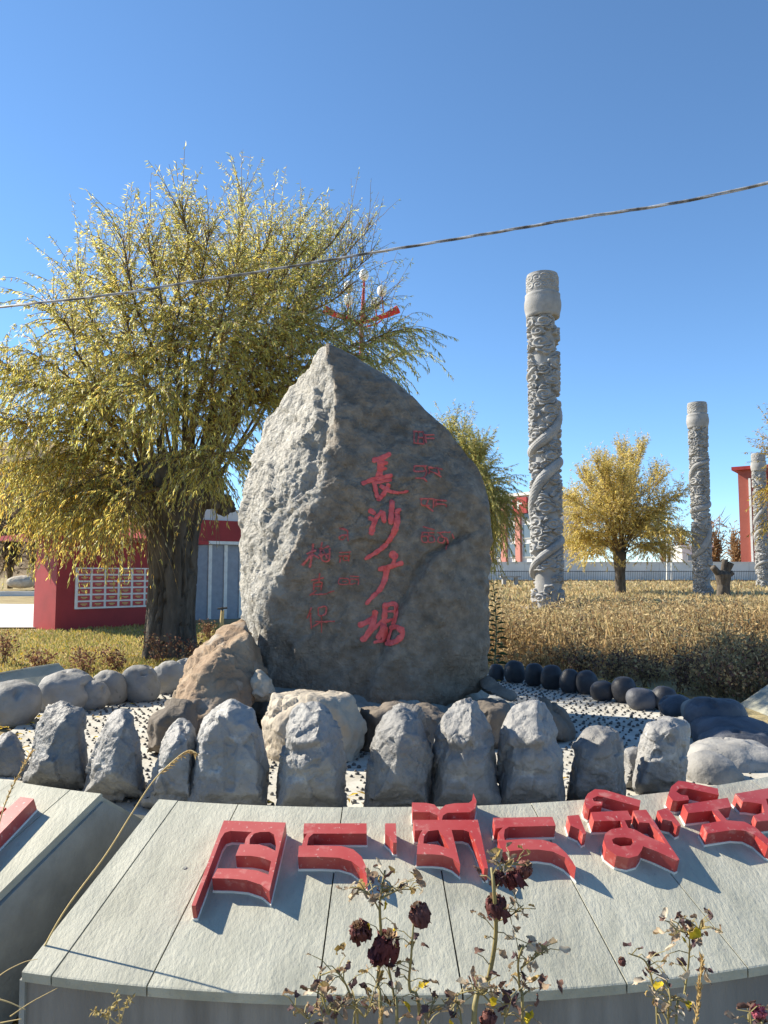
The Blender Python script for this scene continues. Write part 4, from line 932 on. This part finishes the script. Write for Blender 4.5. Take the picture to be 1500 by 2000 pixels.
# fallen leaves along the edge of the bed
a = RNG.uniform(0, 2*math.pi, 700); r = 2.82-np.abs(RNG.normal(size=700))*.28; q = np.c_[CX+r*np.cos(a), CY+r*np.sin(a), np.full(700, .022)]
xl = RNG.uniform(-5, -1.2, 900); yl = RNG.uniform(8.6, 11.5, 900); q = np.vstack([q, np.c_[xl, yl, gz(xl, yl)+.03]])
d = RNG.normal(size=(len(q), 3)); d[:, 2] *= .15; push(*leaves(q, d, .06, .014, pal(len(q), [(.55, .40, .04), (.42, .28, .05), (.28, .18, .06)], [.5, .3, .2]), Nn=np.tile([0, 0, 1.], (len(q), 1))))
flush('fallen_leaves', 'yellow fallen willow leaves scattered along the bed edge', 'leaves', M_LEAF)

# dry rose shrubs near the bed
def shrub(px, ybase, hpx, wpx, label, seed, cols, group, n=240, z=0.0, leafsz=(.03, .055)):
    b = G(px, ybase, z); d = b[1]; root = thing('dry_shrub', b, label, 'shrub', group); rng = np.random.default_rng(seed); h = hpx/FPX*d; ww = wpx/FPX*d
    mb = MB(); q = []
    for k in range(8):
        e = b+np.array([rng.uniform(-.5, .5)*ww, rng.uniform(-.4, .4)*ww, h*rng.uniform(.6, 1)]); pt = spline([b+np.array([rng.normal()*.03, rng.normal()*.03, -.03]), (b+e)/2+np.array([0, 0, .08*h]), e], 7); mb.tube(pt, np.linspace(.005, .002, 7), 4)
        for i in range(n//8):
            u = rng.uniform(1, 5.99); i0 = int(u); q.append(pt[i0]+(pt[i0+1]-pt[i0])*(u-i0)+rng.normal(size=3)*.055*np.array([1, 1, .6]))
    part('stems', mb.arr(), mb.F, M_TWIG, root); q = np.array(q); m = len(q)
    V, F, c = leaves(q, rng.normal(size=(m, 3)), rng.uniform(leafsz[0], leafsz[1], m), rng.uniform(leafsz[0], leafsz[1], m)*.55, np.array(cols)[rng.integers(0, len(cols), m)]*rng.uniform(.7, 1.25, (m, 1)))
    f = part('foliage', V, F, M_DRY, root, False, c); f['kind'] = 'stuff'; return root
RB = [(.22, .10, .07), (.34, .18, .10), (.16, .07, .05), (.42, .28, .14)]
GS = 'dry rose shrubs round the bed'
for k, (px, yb, hp, wp, lab) in enumerate([(315, 1296, 62, 70, 'russet dry shrub against the foot of the willow trunk'), (370, 1292, 40, 40, 'russet dry shrub against the foot of the willow trunk'), (165, 1318, 52, 110, 'low brown dry shrub on the lawn behind the boulders'), (90, 1312, 45, 90, 'low brown dry shrub on the lawn behind the boulders'),
                                (230, 1310, 45, 90, 'low brown dry shrub on the lawn behind the boulders'), (8, 1300, 70, 26, 'tall thin dry shrub beside the far grey block'), (405, 1250, 36, 20, 'small dead rose sprig near the wooden stake')]):
    shrub(px, yb, hp, wp, lab, 400+k, RB, GS)
DK = [(.16, .09, .07), (.10, .06, .05), (.30, .20, .11), (.44, .32, .16)]
for k, (px, yb, hp, wp) in enumerate([(1190, 1330, 55, 80), (1260, 1338, 75, 90), (1330, 1352, 85, 90), (1395, 1360, 95, 100), (1450, 1365, 85, 90), (1130, 1318, 50, 70), (1490, 1350, 110, 70)]):
    shrub(px, yb, hp, wp, 'dark withered rose bush behind the row of black ball stones', 420+k, DK, 'withered rose bushes behind the ball stones', n=330)

# green thistle beside the rock
tb = G(965, 1318); th_ = thing('thistle', tb, 'upright dark green thistle-like weed at the edge of the inscribed boulder', 'weed')
hz_ = (1318-1135)/FPX*tb[1]
V, F = tube(spline([tb, tb+np.array([.03, 0, hz_*.5]), tb+np.array([.0, 0, hz_])], 10), np.linspace(.010, .003, 10), 6); part('stem', V, F, flat('green_stem', (.10, .13, .05)), th_)
q = []; dd = []
for k in range(44):
    u = .12+.86*k/44; a = k*2.4; q.append(tb+np.array([.03*math.sin(u*3.1), 0, hz_*u])); dd.append([math.cos(a), math.sin(a), .35-.5*(1-u)])
q = np.array(q); dd = np.array(dd)
for k in range(44):
    V, F, c = leaves(q[k:k+1], dd[k:k+1], [.17*(1.1-.7*k/44)], [.045*(1.1-.6*k/44)], np.array([[.06, .10, .035]])*random.uniform(.7, 1.3), Nn=np.array([[0, 0, 1.]]), curl=.18); part('leaf', V, F, M_GREEN, th_, False, c)

# ------------------------------------------------------------------ notice wall, booth, stake
def frame(p, q):                       # local frame: x along p->q, y away, z up, origin p
    d = Vector((q[0]-p[0], q[1]-p[1], 0)).normalized(); n = Vector((-d.y, d.x, 0)); M = Matrix.Identity(4)
    for i in range(3): M[i][0] = d[i]; M[i][1] = n[i]; M[i][2] = (0, 0, 1)[i]; M[i][3] = (p[0], p[1], p[2])[i]
    return M, (Vector(q)-Vector(p)).length
c0 = G(107, 1231); c1 = G(290, 1221)
dirw = (c1-c0)/np.linalg.norm(c1-c0)
M, ln = frame(c0, c0+dirw*3.1)
nw = thing('notice_wall', c0, 'dark red notice wall with flat roof and red plates on white boards', 'notice board')
H = 1.78
mb = MB(); mb.box(0, 3.1, 0, .98, -.05, H, M); part('wall', mb.arr(), mb.F, M_RED, nw)
mb = MB(); mb.box(-.72, 3.4, -.28, 1.25, H+.002, H+.09, M); part('roof', mb.arr(), mb.F, M_RED, nw)
mb = MB(); mb.box(.38, 2.95, -.03, -.002, .40, 1.24, M); bd = part('board', mb.arr(), mb.F, M_WHITE, nw)
M_PLATE = flat('red_plate', (.42, .03, .035), .4); M_GOLD = flat('gold_lettering', (.55, .40, .12), .4)
for r_ in range(6):
    for c_ in range(8):
        x0 = .44+c_*.305; zz = .44+r_*.135
        mb = MB(); mb.box(x0, x0+.245, -.045, -.031, zz, zz+.098, M); pl = part('plate', mb.arr(), mb.F, M_PLATE, bd)
        mb = MB(); mb.box(x0+.05, x0+.19, -.048, -.0455, zz+.050, zz+.070, M); mb.box(x0+.08, x0+.16, -.048, -.0455, zz+.028, zz+.040, M)
        V = mb.arr()-chain(bd); o = link('caption', mesh_np('caption', V, mb.F, M_GOLD), bd)
# booth right of the trunk
b0 = P(385, 1212, 19); b1 = P(560, 1205, 20.5); b0[2] = b1[2] = 0
M, ln = frame(b0, b1); bo = thing('booth', b0, 'grey blue panelled booth with red fascia behind the willow trunk', 'booth')
mb = MB(); mb.box(-1.2, ln, 0, 2.2, -.05, 1.85, M); part('wall', mb.arr(), mb.F, M_BLUE, bo)
for x0 in np.arange(-1.0, ln-.1, .42):
    mb = MB(); mb.box(x0, x0+.09, -.03, -.001, 0, 1.84, M); part('batten', mb.arr(), mb.F, M_WHITE, bo)
mb = MB(); mb.box(-1.3, ln+.1, -.12, 2.3, 1.852, 1.93, M); part('ledge', mb.arr(), mb.F, M_WHITE, bo)
mb = MB(); mb.box(-1.25, ln+.05, -.1, 2.28, 1.932, 2.45, M); part('fascia', mb.arr(), mb.F, M_RED, bo)
mb = MB(); mb.box(-1.1, ln, 0, 2.1, 2.452, 2.75, M); part('roof', mb.arr(), mb.F, M_WALLW, bo)
s0 = G(432, 1232); mb = MB(); mb.tube([s0-np.array([0, 0, .05]), s0+np.array([.01, 0, .22]), s0+np.array([.02, 0, .40])], [.045, .04, .035], 7); stk = solo('wooden_stake', mb.V, mb.F, M_STRAW, 'short pale wooden stake with a tap head on the lawn', 'stake')
mb = MB(); mb.tube([s0+np.array([-.07, -.04, .43]), s0+np.array([.12, -.04, .45])], .02, 6); mb.tube([s0+np.array([.02, -.03, .38]), s0+np.array([.02, -.03, .47])], .018, 6); part('tap', mb.arr(), mb.F, M_IRON, stk)
# pale boulder beyond the plaza
boulder('boulder', 42, 1136, 52, 26, M_BEIGE, 'pale rounded boulder on the verge beyond the paved plaza', None, 171, d=41)

# ------------------------------------------------------------------ far buildings, wall, railing
def bwin(M, root, x0, x1, z0_, z1_, y=-.02):
    mb = MB(); mb.box(x0, x1, y-.08, y, z0_, z1_, M); wn = part('window', mb.arr(), mb.F, M_WHITE, root)
    nx = max(1, int((x1-x0)/1.0)); wp = (x1-x0-.08*(nx+1))/nx
    for i in range(nx):
        mb = MB(); a = x0+.08+i*(wp+.08); mb.box(a, a+wp, y-.10, y-.082, z0_+.08, z1_-.08, M); part('pane', mb.arr(), mb.F, M_GLASS, wn)
d = 85.0; p0 = P(905, 1130, d+8); p1 = P(1040, 1130, d); p0[2] = p1[2] = .3
M, ln = frame(p0, p1); wb = thing('office_building', p0, 'white building with pink piers and grey windows behind the tall column', 'building')
Hb = 9.6
mb = MB(); mb.box(0, ln, 0, 9, -.5, Hb, M); part('wall', mb.arr(), mb.F, M_WALLW, wb)
n_ = 5
for i in range(n_):
    x0 = i*ln/n_
    mb = MB(); mb.box(x0, x0+.7, -.35, -.002, -.4, Hb-.6, M); part('pier', mb.arr(), mb.F, M_PINK, wb)
    for f in range(4): bwin(M, wb, x0+.85, x0+ln/n_-.1, .6+f*2.1, 2.2+f*2.1)
mb = MB(); mb.box(-.2, ln+.2, -.5, 9.2, Hb+.002, Hb+.35, M); part('parapet', mb.arr(), mb.F, M_WALLW, wb)
mb = MB(); mb.box(ln-2.2, ln-.2, -.6, -.36, Hb-2.0, Hb-.2, M); sg = part('sign_panel', mb.arr(), mb.F, M_RED, wb)
mb = MB(); mb.box(ln-1.5, ln-1.3, -.64, -.602, Hb-1.6, Hb-.6, M); mb.box(ln-1.298, ln-.8, -.64, -.602, Hb-1.0, Hb-.8, M); part('emblem', mb.arr(), mb.F, M_WHITE, sg)
# red tower
p0 = P(1449, 1138, 78); p1 = P(1600, 1138, 74); p0[2] = p1[2] = .3
M, ln = frame(p0, p1); rt = thing('red_tower', p0, 'plain red rendered tower with thin white downpipe and dark eaves', 'building'); Hb = 11.4
mb = MB(); mb.box(0, ln, 0, 8, -.5, Hb, M); part('wall', mb.arr(), mb.F, M_REDB, rt)
mb = MB(); mb.box(-.5, ln+.3, -.5, 8.5, Hb+.002, Hb+.35, M); part('eaves', mb.arr(), mb.F, M_RED, rt)
mb = MB(); mb.box(1.0, 1.2, -.22, -.02, -.3, Hb-.9, M); part('downpipe', mb.arr(), mb.F, M_WHITE, rt)
mb = MB(); mb.box(2.4, 2.7, -.30, -.002, -.3, Hb-.3, M); part('pier', mb.arr(), mb.F, M_REDB, rt)
for f in range(3): bwin(M, rt, 4.0, 6.4, 1.2+3.3*f, 3.0+3.3*f)
# white hut
p0 = P(1334, 1136, 82); p1 = P(1392, 1136, 82); p0[2] = p1[2] = .3; M, ln = frame(p0, p1)
hu = thing('white_hut', p0, 'little flat white hut with one dark window above the boundary wall', 'hut')
mb = MB(); mb.box(0, ln, 0, 3, -.5, 3.7, M); part('wall', mb.arr(), mb.F, M_WALLW, hu); bwin(M, hu, .5, 1.5, 2.2, 3.0)
mb = MB(); mb.box(-.15, ln+.15, -.15, 3.15, 3.702, 3.9, M); part('roof', mb.arr(), mb.F, M_WALLW, hu)
# boundary wall in bays
p0 = P(850, 1140, 76); p1 = P(1640, 1140, 76); p0[2] = p1[2] = .3; M, ln = frame(p0, p1)
bw = thing('boundary_wall', p0, 'long white boundary wall across the back of the field', 'wall')
nb_ = 9
for i in range(nb_):
    mb = MB(); mb.box(i*ln/nb_, (i+1)*ln/nb_-.02, 0, .25, -.5, 1.95, M); part('wall_panel', mb.arr(), mb.F, M_WALLW, bw)
    mb = MB(); mb.box(i*ln/nb_-.06, (i+1)*ln/nb_-.085, -.06, .31, 1.952, 2.04, M); part('coping', mb.arr(), mb.F, M_WALLW, bw)
# railing in front
p0 = P(850, 1146, 70); p1 = P(1640, 1146, 70); p0[2] = p1[2] = .3; M, ln = frame(p0, p1)
rl = thing('iron_railing', p0, 'low black iron railing in front of the white boundary wall', 'railing')
for zz in (.25, 1.05):
    mb = MB(); mb.box(0, ln, 0, .04, zz, zz+.05, M); part('rail', mb.arr(), mb.F, M_IRON, rl)
bm_ = mesh_np('bar', [tuple(v) for v in (lambda m_: (m_.box(-.012, .012, -.012, .012, 0, 1.15), m_.V)[1])(MB())], [(0, 2, 3, 1), (4, 5, 7, 6), (0, 1, 5, 4), (2, 6, 7, 3), (0, 4, 6, 2), (1, 3, 7, 5)], M_IRON)
for k in range(int(ln/.16)):
    v = M @ Vector((k*.16, .02, 0)); o = link('bar', bm_, rl, tuple(v-Vector(p0)))
for px, yt in ((1303, 1006), (1312, 1014)):
    b_ = P(px, 1140, 72); b_[2] = .2; t_ = P(px, yt, 72); V, F = tube([b_, t_], [.10, .06], 8); pole = solo('white_pole', V, F, M_WHITE, 'thin white pole behind the round golden tree', 'pole', 'white poles by the wall')
    V, F = lathe([(.02, 0), (.13, .05), (.13, .14), (.02, .2)], 8, t_[0], t_[1]); part('finial', np.array(V)+np.array([0, 0, t_[2]]), F, M_WHITE, pole)
# stone picnic table
tb = P(996, 1141, 58); tb[2] = gz(np.array([tb[0]]), np.array([tb[1]]))[0]
pt = thing('stone_table', tb, 'small grey stone table with stools in the far field', 'table')
mb = MB(); mb.box(tb[0]-.75, tb[0]+.75, tb[1]-.4, tb[1]+.4, tb[2]+.68, tb[2]+.80); part('table_top', mb.arr(), mb.F, M_GRANITE, pt)
for dx in (-.45, .45):
    mb = MB(); mb.box(tb[0]+dx-.12, tb[0]+dx+.12, tb[1]-.3, tb[1]+.3, tb[2]-.1, tb[2]+.679); part('leg', mb.arr(), mb.F, M_GRANITE, pt)

# ------------------------------------------------------------------ globe lamp behind the willow
ld = 30.0; lb = P(706, 1150, ld); lb[2] = 0
lp = thing('globe_lamp', lb, 'tall red lamp post with a cluster of white globes behind the willow', 'street lamp'); M_LRED = flat('lamp_red', (.50, .03, .03), .4)
V, F = tube([lb, (lb[0], lb[1], 4), P(706, 640, ld), P(711, 552, ld)], [.14, .11, .08, .05], 10); part('post', V, F, M_LRED, lp)
for (gx, gy, ax, ay) in ((711, 537, 709, 560), (681, 560, 683, 590), (681, 586, 690, 610), (746, 568, 738, 596), (734, 592, 725, 612)):
    c = P(gx, gy, ld+random.uniform(-.4, .4)); U, F3 = ico(3); V = U*np.array([.2, .2, .24])+c; arm = MB(); j = P(706, 640, ld); e = c-np.array([0, 0, .22]); arm.tube(spline([j, np.array([e[0], e[1], j[2]+(e[2]-j[2])*.3]), e], 7), .03, 6)
    am = part('arm', arm.arr(), arm.F, M_LRED, lp); part('globe', V, F3, M_GLOBE, am, True)
for s in (-1, 1):
    e = P(706+s*72, 604, ld); j = P(706, 632, ld); mb = MB(); mb.tube([j, j*.3+e*.7+np.array([0, 0, -.05]), e], [.05, .12, .17], 8); part('wing', mb.arr(), mb.F, M_LRED, lp)

# ------------------------------------------------------------------ overhead cable
cps = [P(-900, 690, 11.5), P(0, 600, 7.0), P(375, 551, 6.5), P(750, 490, 6.0), P(1100, 431, 5.5), P(1500, 357, 5.0), P(2600, 60, 4.2)]
cc = spline(cps, 260); mb = MB()
for ph in (0, 2.1, 4.2):
    pts = []
    for i, q in enumerate(cc):
        a = ph+i*.22; pts.append(q+np.array([0, .0065*math.cos(a), .0065*math.sin(a)]))
    mb.tube(pts, .006, 5)
solo('overhead_cable', mb.V, mb.F, M_CABLE, 'twisted grey overhead cable sagging across the sky', 'cable', smooth=True)

# ------------------------------------------------------------------ withered roses in front of the block
def leaf_mesh(seed, c1, c2):
    rng = np.random.default_rng(seed); n = 6; V = []; C = []
    curl = rng.uniform(-.9, .9); fold = rng.uniform(.4, 1.25); tw = rng.uniform(-1.6, 1.6)
    for i in range(n+1):
        u = i/n; wd_ = .40*math.sin(math.pi*min(1, u*.93+.05))**.8*(1-.2*u)
        cx_ = np.array([0, math.sin(curl*u*1.6)/max(abs(curl*1.6), .1)*abs(1) if abs(curl) > .06 else u, (1-math.cos(curl*u*1.6))/(curl*1.6) if abs(curl) > .06 else 0])
        for e in (-1, 0, 1):
            a = fold*abs(e); off = np.array([e*wd_*math.cos(a), 0, wd_*abs(e)*math.sin(a)]); r = tw*u
            off = np.array([off[0]*math.cos(r)-off[2]*math.sin(r), 0, off[0]*math.sin(r)+off[2]*math.cos(r)])
            V.append(cx_+off+rng.normal(size=3)*.055); C.append(np.array(c1)*(1-u)+np.array(c2)*u if e else np.array(c1)*.8)
    F = [(i*3+k, i*3+k+1, (i+1)*3+k+1, (i+1)*3+k) for i in range(n) for k in range(2)]
    return mesh_np('leaf', np.array(V), F, M_DRY, True, np.array(C))
TAN = [((.55, .46, .33), (.42, .30, .19)), ((.46, .36, .25), (.20, .12, .09)), ((.17, .10, .08), (.11, .065, .06)), ((.62, .54, .42), (.52, .42, .30)), ((.13, .085, .09), (.09, .055, .06)), ((.34, .24, .12), (.46, .34, .08)), ((.40, .28, .18), (.16, .09, .075))]
LM = [leaf_mesh(500+i, *TAN[i % 7]) for i in range(21)]
LYEL = leaf_mesh(560, (.55, .42, .03), (.48, .34, .03))
def rose_mesh(seed, c1=(.065, .022, .024), c2=(.17, .065, .06), c3=(.42, .28, .17), fresh=False):
    rng = np.random.default_rng(seed); V = []; F = []; C = []
    for k in range(26):
        a = k*2.4+rng.normal()*.2; ring_ = k/26
        L = rng.uniform(.7, 1.25); wd_ = rng.uniform(.38, .62); n = 5; b = len(V)
        dr = -1 if not fresh else .6
        for i in range(n+1):
            u = i/n; rr = (.22+.40*math.sin(u*2.0)*(.35+.75*ring_)); zz = .55*(1-ring_)*.6+(.42*math.sin(u*2.2)-L*u*u*1.15 if not fresh else .8*u)
            for e in (-1, -.3, .35, 1):
                aa = a+e*wd_*(.5+.6*u)*(1.3-.5*u); cr = 1+.30*math.sin(e*5+i*1.9+k)+rng.normal()*.08
                V.append((rr*cr*math.cos(aa), rr*cr*math.sin(aa), zz+rng.normal()*.09)); t = rng.uniform(0, 1)*.5+.5*(1-u)
                C.append(np.array(c1)*(1-t)+np.array(c2)*t)
        F += [(b+i*4+j, b+i*4+j+1, b+(i+1)*4+j+1, b+(i+1)*4+j) for i in range(n) for j in range(3)]
    for k in range(14):                                   # dried tan heart
        a = k*2.4; b = len(V); r0 = .05+.02*k
        for dz in (0, .28):
            for da in (-.4, .4): V.append((r0*(1+dz)*math.cos(a+da), r0*(1+dz)*math.sin(a+da), .35+dz*.9+rng.normal()*.03)); C.append(np.array(c3)*rng.uniform(.7, 1.2))
        F.append((b, b+1, b+3, b+2))
    return mesh_np('rose_head', np.array(V), F, M_ROSE, True, np.array(C))
RM = [rose_mesh(600), rose_mesh(601, (.09, .03, .03), (.26, .12, .10)), rose_mesh(602, (.08, .02, .025), (.17, .05, .05))]
RMP = rose_mesh(610, (.42, .08, .13), (.55, .20, .24), (.5, .2, .2), True)
def rose(base_px, d, stems, heads, nleaf, label, seed, extra_leaf=(), grp='withered rose plants in front of the block'):
    rng = np.random.default_rng(seed); b = P(base_px, 2100, d); b[2] = gz(np.array([b[0]]), np.array([b[1]]))[0]
    root = thing('rose_plant', b, label, 'rose plant', grp); stp = []
    for st, r in stems:
        first = P(st[0][0], st[0][1], d)
        pts = [np.array([b[0]+(first[0]-b[0])*.5, b[1], b[2]-.03])] if st[0][1] > 1960 else []
        for j, (x, y) in enumerate(st): pts.append(P(x, y, d+.03*math.sin(j*1.7+seed+len(stp))))
        c = spline(pts, max(10, len(pts)*5)); V, F = tube(c, np.linspace(r, r*.5, len(c)), 6); part('stem', V, F, M_STEM, root, True); stp.append(c)
    def put(nm, me, pos, sc, rot):
        o = link(nm, me, root, tuple(np.array(pos)-b)); o.rotation_euler = rot; o.scale = (sc, sc, sc); return o
    for (x, y, s, k, tilt) in heads:
        put('rose_head', RMP if k == 9 else RM[k % 3], P(x, y, d-.005), s*.84/FPX*d, (tilt, tilt*.5, rng.uniform(0, 6)))
    pet = MB()
    for i in range(nleaf):
        c = stp[rng.integers(len(stp))]; lo = int(len(c)*.30); p = c[lo+int((len(c)-lo-1)*rng.uniform()**1.5)]; a = rng.uniform(0, 6.28); ln_ = rng.uniform(.012, .05)
        e = p+np.array([math.cos(a)*ln_, math.sin(a)*ln_*.7, rng.uniform(-.01, .03)])
        pet.tube([p, (p+e)/2+np.array([0, 0, .006]), e], [.0013, .0011, .0009], 3, False)
        put('leaf', LM[rng.integers(len(LM))] if rng.uniform() > .03 else LYEL, e, rng.uniform(.012, .029), (rng.uniform(-1.9, .5), rng.uniform(-1, 1), a-1.57))
    for (x, y, s, k) in extra_leaf: put('leaf', LYEL if k < 0 else LM[k], P(x, y, d), s/FPX*d, (rng.uniform(-1.7, .3), rng.uniform(-.8, .8), rng.uniform(0, 6)))
    o = part('leaf_stalks', pet.arr(), pet.F, M_STEM, root); o['kind'] = 'stuff'
rose(760, 1.62, [([(745, 2030), (738, 1920), (745, 1850), (742, 1765), (752, 1700)], .0045), ([(820, 2030), (800, 1930), (803, 1870), (808, 1800)], .0042), ([(700, 2030), (690, 1960), (660, 1900), (625, 1905)], .003), ([(660, 2030), (640, 1980), (625, 1930), (612, 1905)], .003),
               ([(742, 1780), (722, 1745), (700, 1735)], .002), ([(744, 1755), (780, 1738), (812, 1738)], .002), ([(775, 2030), (770, 1950), (755, 1870)], .004), ([(640, 2030), (600, 1990), (572, 1962)], .002), ([(690, 2040), (715, 1985), (730, 1940)], .0025), ([(830, 2040), (838, 1985), (850, 1950)], .002)],
     [(702, 1815, 34, 0, .5), (756, 1842, 44, 2, .3), (818, 1782, 34, 1, .4), (735, 1862, 26, 2, .8)], 180, 'many-leaved withered rose with three drooping maroon heads before the block', 31, [(740, 1700, 22, 3), (758, 1693, 20, 5), (690, 1735, 26, 0), (712, 1740, 22, 3), (782, 1737, 16, 2), (812, 1740, 24, 5), (674, 1855, 32, 12), (822, 1847, 16, 2), (658, 1895, 22, 1)])
rose(960, 1.60, [([(925, 2030), (950, 1930), (968, 1830), (965, 1740), (960, 1695)], .0062), ([(1020, 2030), (1015, 1930), (1012, 1880), (1022, 1845)], .0036), ([(968, 1800), (995, 1790), (1022, 1768)], .002), ([(965, 1720), (990, 1690), (1025, 1690)], .0025), ([(1018, 1890), (1045, 1870), (1062, 1860)], .0022), ([(960, 1960), (930, 1935), (885, 1945)], .002), ([(905, 2040), (885, 1985), (862, 1950)], .002), ([(985, 2040), (990, 1985), (1000, 1950)], .002)],
     [(968, 1765, 36, 0, .25), (1003, 1712, 30, 2, .4), (1026, 1694, 25, 1, .6), (972, 1712, 24, 0, .5), (955, 1985, 24, 1, .3)], 140, 'withered rose with a stack of dark hanging heads on one thick stem', 37, [(938, 1708, 20, 2), (930, 1780, 22, 1), (1060, 1865, 30, 4), (1065, 1905, 28, 2), (1048, 1838, 26, 4), (1040, 1975, 28, -1), (1045, 1845, 18, -1), (1090, 1915, 24, 2)])
rose(1300, 1.66, [([(1320, 2030), (1335, 1950), (1345, 1880), (1347, 1830)], .0032), ([(1285, 2030), (1278, 1940), (1262, 1880), (1228, 1862)], .0028), ([(1347, 1835), (1330, 1815), (1318, 1825)], .0016), ([(1347, 1832), (1366, 1815), (1370, 1838)], .0016), ([(1305, 2030), (1310, 1960), (1300, 1905)], .003)],
     [(1214, 1876, 12, 1, .4)], 85, 'leafy withered rose with only one tiny tan bud', 43, [(1230, 1848, 26, 4), (1330, 1822, 28, 1), (1370, 1830, 22, 2), (1285, 1905, 28, 3), (1240, 1925, 30, 3), (1380, 1890, 34, 0), (1390, 1900, 34, 4)])
rose(1485, 1.58, [([(1490, 2060), (1488, 2020), (1482, 2000)], .004), ([(1470, 2050), (1462, 1995), (1460, 1970)], .002)], [(1486, 1990, 24, 9, .3)], 14, 'small rose plant with one faded pink bloom', 47)

# ------------------------------------------------------------------ grass stalks
def stalk(pts, d0, d1, r, label, seedpx=(), group='dry grass stalks in front of the blocks', name='grass_stalk', bl=True):
    n = len(pts); w_ = [P(x, y, d0+(d1-d0)*i/(n-1)) for i, (x, y) in enumerate(pts)]
    g0 = w_[0].copy(); root = thing(name, g0, label, 'grass', group); c = spline(w_, n*7); V, F = tube(c, np.linspace(r, r*.45, len(c)), 5); part('stem', V, F, M_STRAW, root, True)
    q = []; dd = []
    for (u0, u1, k, sz, hang) in seedpx:
        for i in range(k):
            u = (u0+(u1-u0)*i/k)*(len(c)-1.01); j = int(u); q.append(c[j]); t = c[min(j+1, len(c)-1)]-c[j]; t = t/np.linalg.norm(t); dd.append(t*.9+RNG.normal(size=3)*.30+np.array([0, 0, -hang]))
    if q:
        V, F, cc_ = leaves(np.array(q), np.array(dd), RNG.uniform(.7, 1.2, len(q))*seedpx[0][3], seedpx[0][3]*.22, pal(len(q), [(.55, .40, .18), (.44, .30, .13)], [.6, .4])); h = part('seed_head', V, F, M_GRASS, root, False, cc_); h['kind'] = 'stuff'
    return root
stalk([(55, 1910), (122, 1786), (205, 1672), (258, 1588), (300, 1525), (340, 1485), (368, 1466), (386, 1472)], 2.46, 2.34, .0032, 'arching straw grass stalk with nodding seed head rising from the gap between blocks', [(.62, 1.0, 60, .020, .5)])
stalk([(-10, 1640), (10, 1570), (30, 1525), (50, 1490), (64, 1466)], 1.9, 1.95, .0018, 'brown grass spike with a dense seed head before the shaded block end', [(.25, 1.0, 110, .012, .1)])
stalk([(1352, 2050), (1360, 1985), (1366, 1930), (1372, 1868)], 1.25, 1.25, .0016, 'pale dry grass spike standing before the one-budded rose', [(.25, 1.0, 130, .012, -.2)])
stalk([(738, 2080), (742, 2010), (745, 1975)], 1.25, 1.25, .0022, 'stubby dry grass spike at the foot of the three-headed rose', [(.3, 1.0, 60, .012, -.2)])
stalk([(-40, 1950), (0, 1905), (45, 1880), (74, 1873)], 2.05, 2.05, .0016, 'thin bent grass blade crossing the shaded end of the block')
stalk([(-40, 1945), (10, 1955), (50, 1972)], 1.9, 1.9, .0022, 'thick bent grass blade low beside the block corner')
stalk([(20, 1985), (60, 1958), (112, 1930)], 1.95, 1.95, .0016, 'straight grass blade slanting up across the block corner')
stalk([(-30, 2005), (0, 1998), (42, 1990)], 1.8, 1.8, .002, 'short pale grass blade lowest beside the block corner')
wd = thing('dry_weed', P(230, 2060, 1.95), 'small dry branching weed before the corner of the letter block', 'weed')
q = []
for st in ([(230, 2060), (233, 1985), (225, 1940)], [(232, 2010), (245, 1965), (258, 1950)], [(231, 2000), (205, 1980), (182, 1976)], [(210, 2040), (212, 1990), (218, 1965)]):
    c = spline([P(x, y, 1.95) for x, y in st], 12); V, F = tube(c, np.linspace(.002, .0009, 12), 4); part('stem', V, F, M_STRAW, wd); q += [p for p in c[5:] for _ in range(3)]
q = np.array(q); V, F, c = leaves(q, RNG.normal(size=(len(q), 3)), .014, .006, pal(len(q), [(.5, .42, .2), (.36, .28, .12)], [.5, .5])); f = part('foliage', V, F, M_GRASS, wd, False, c); f['kind'] = 'stuff'
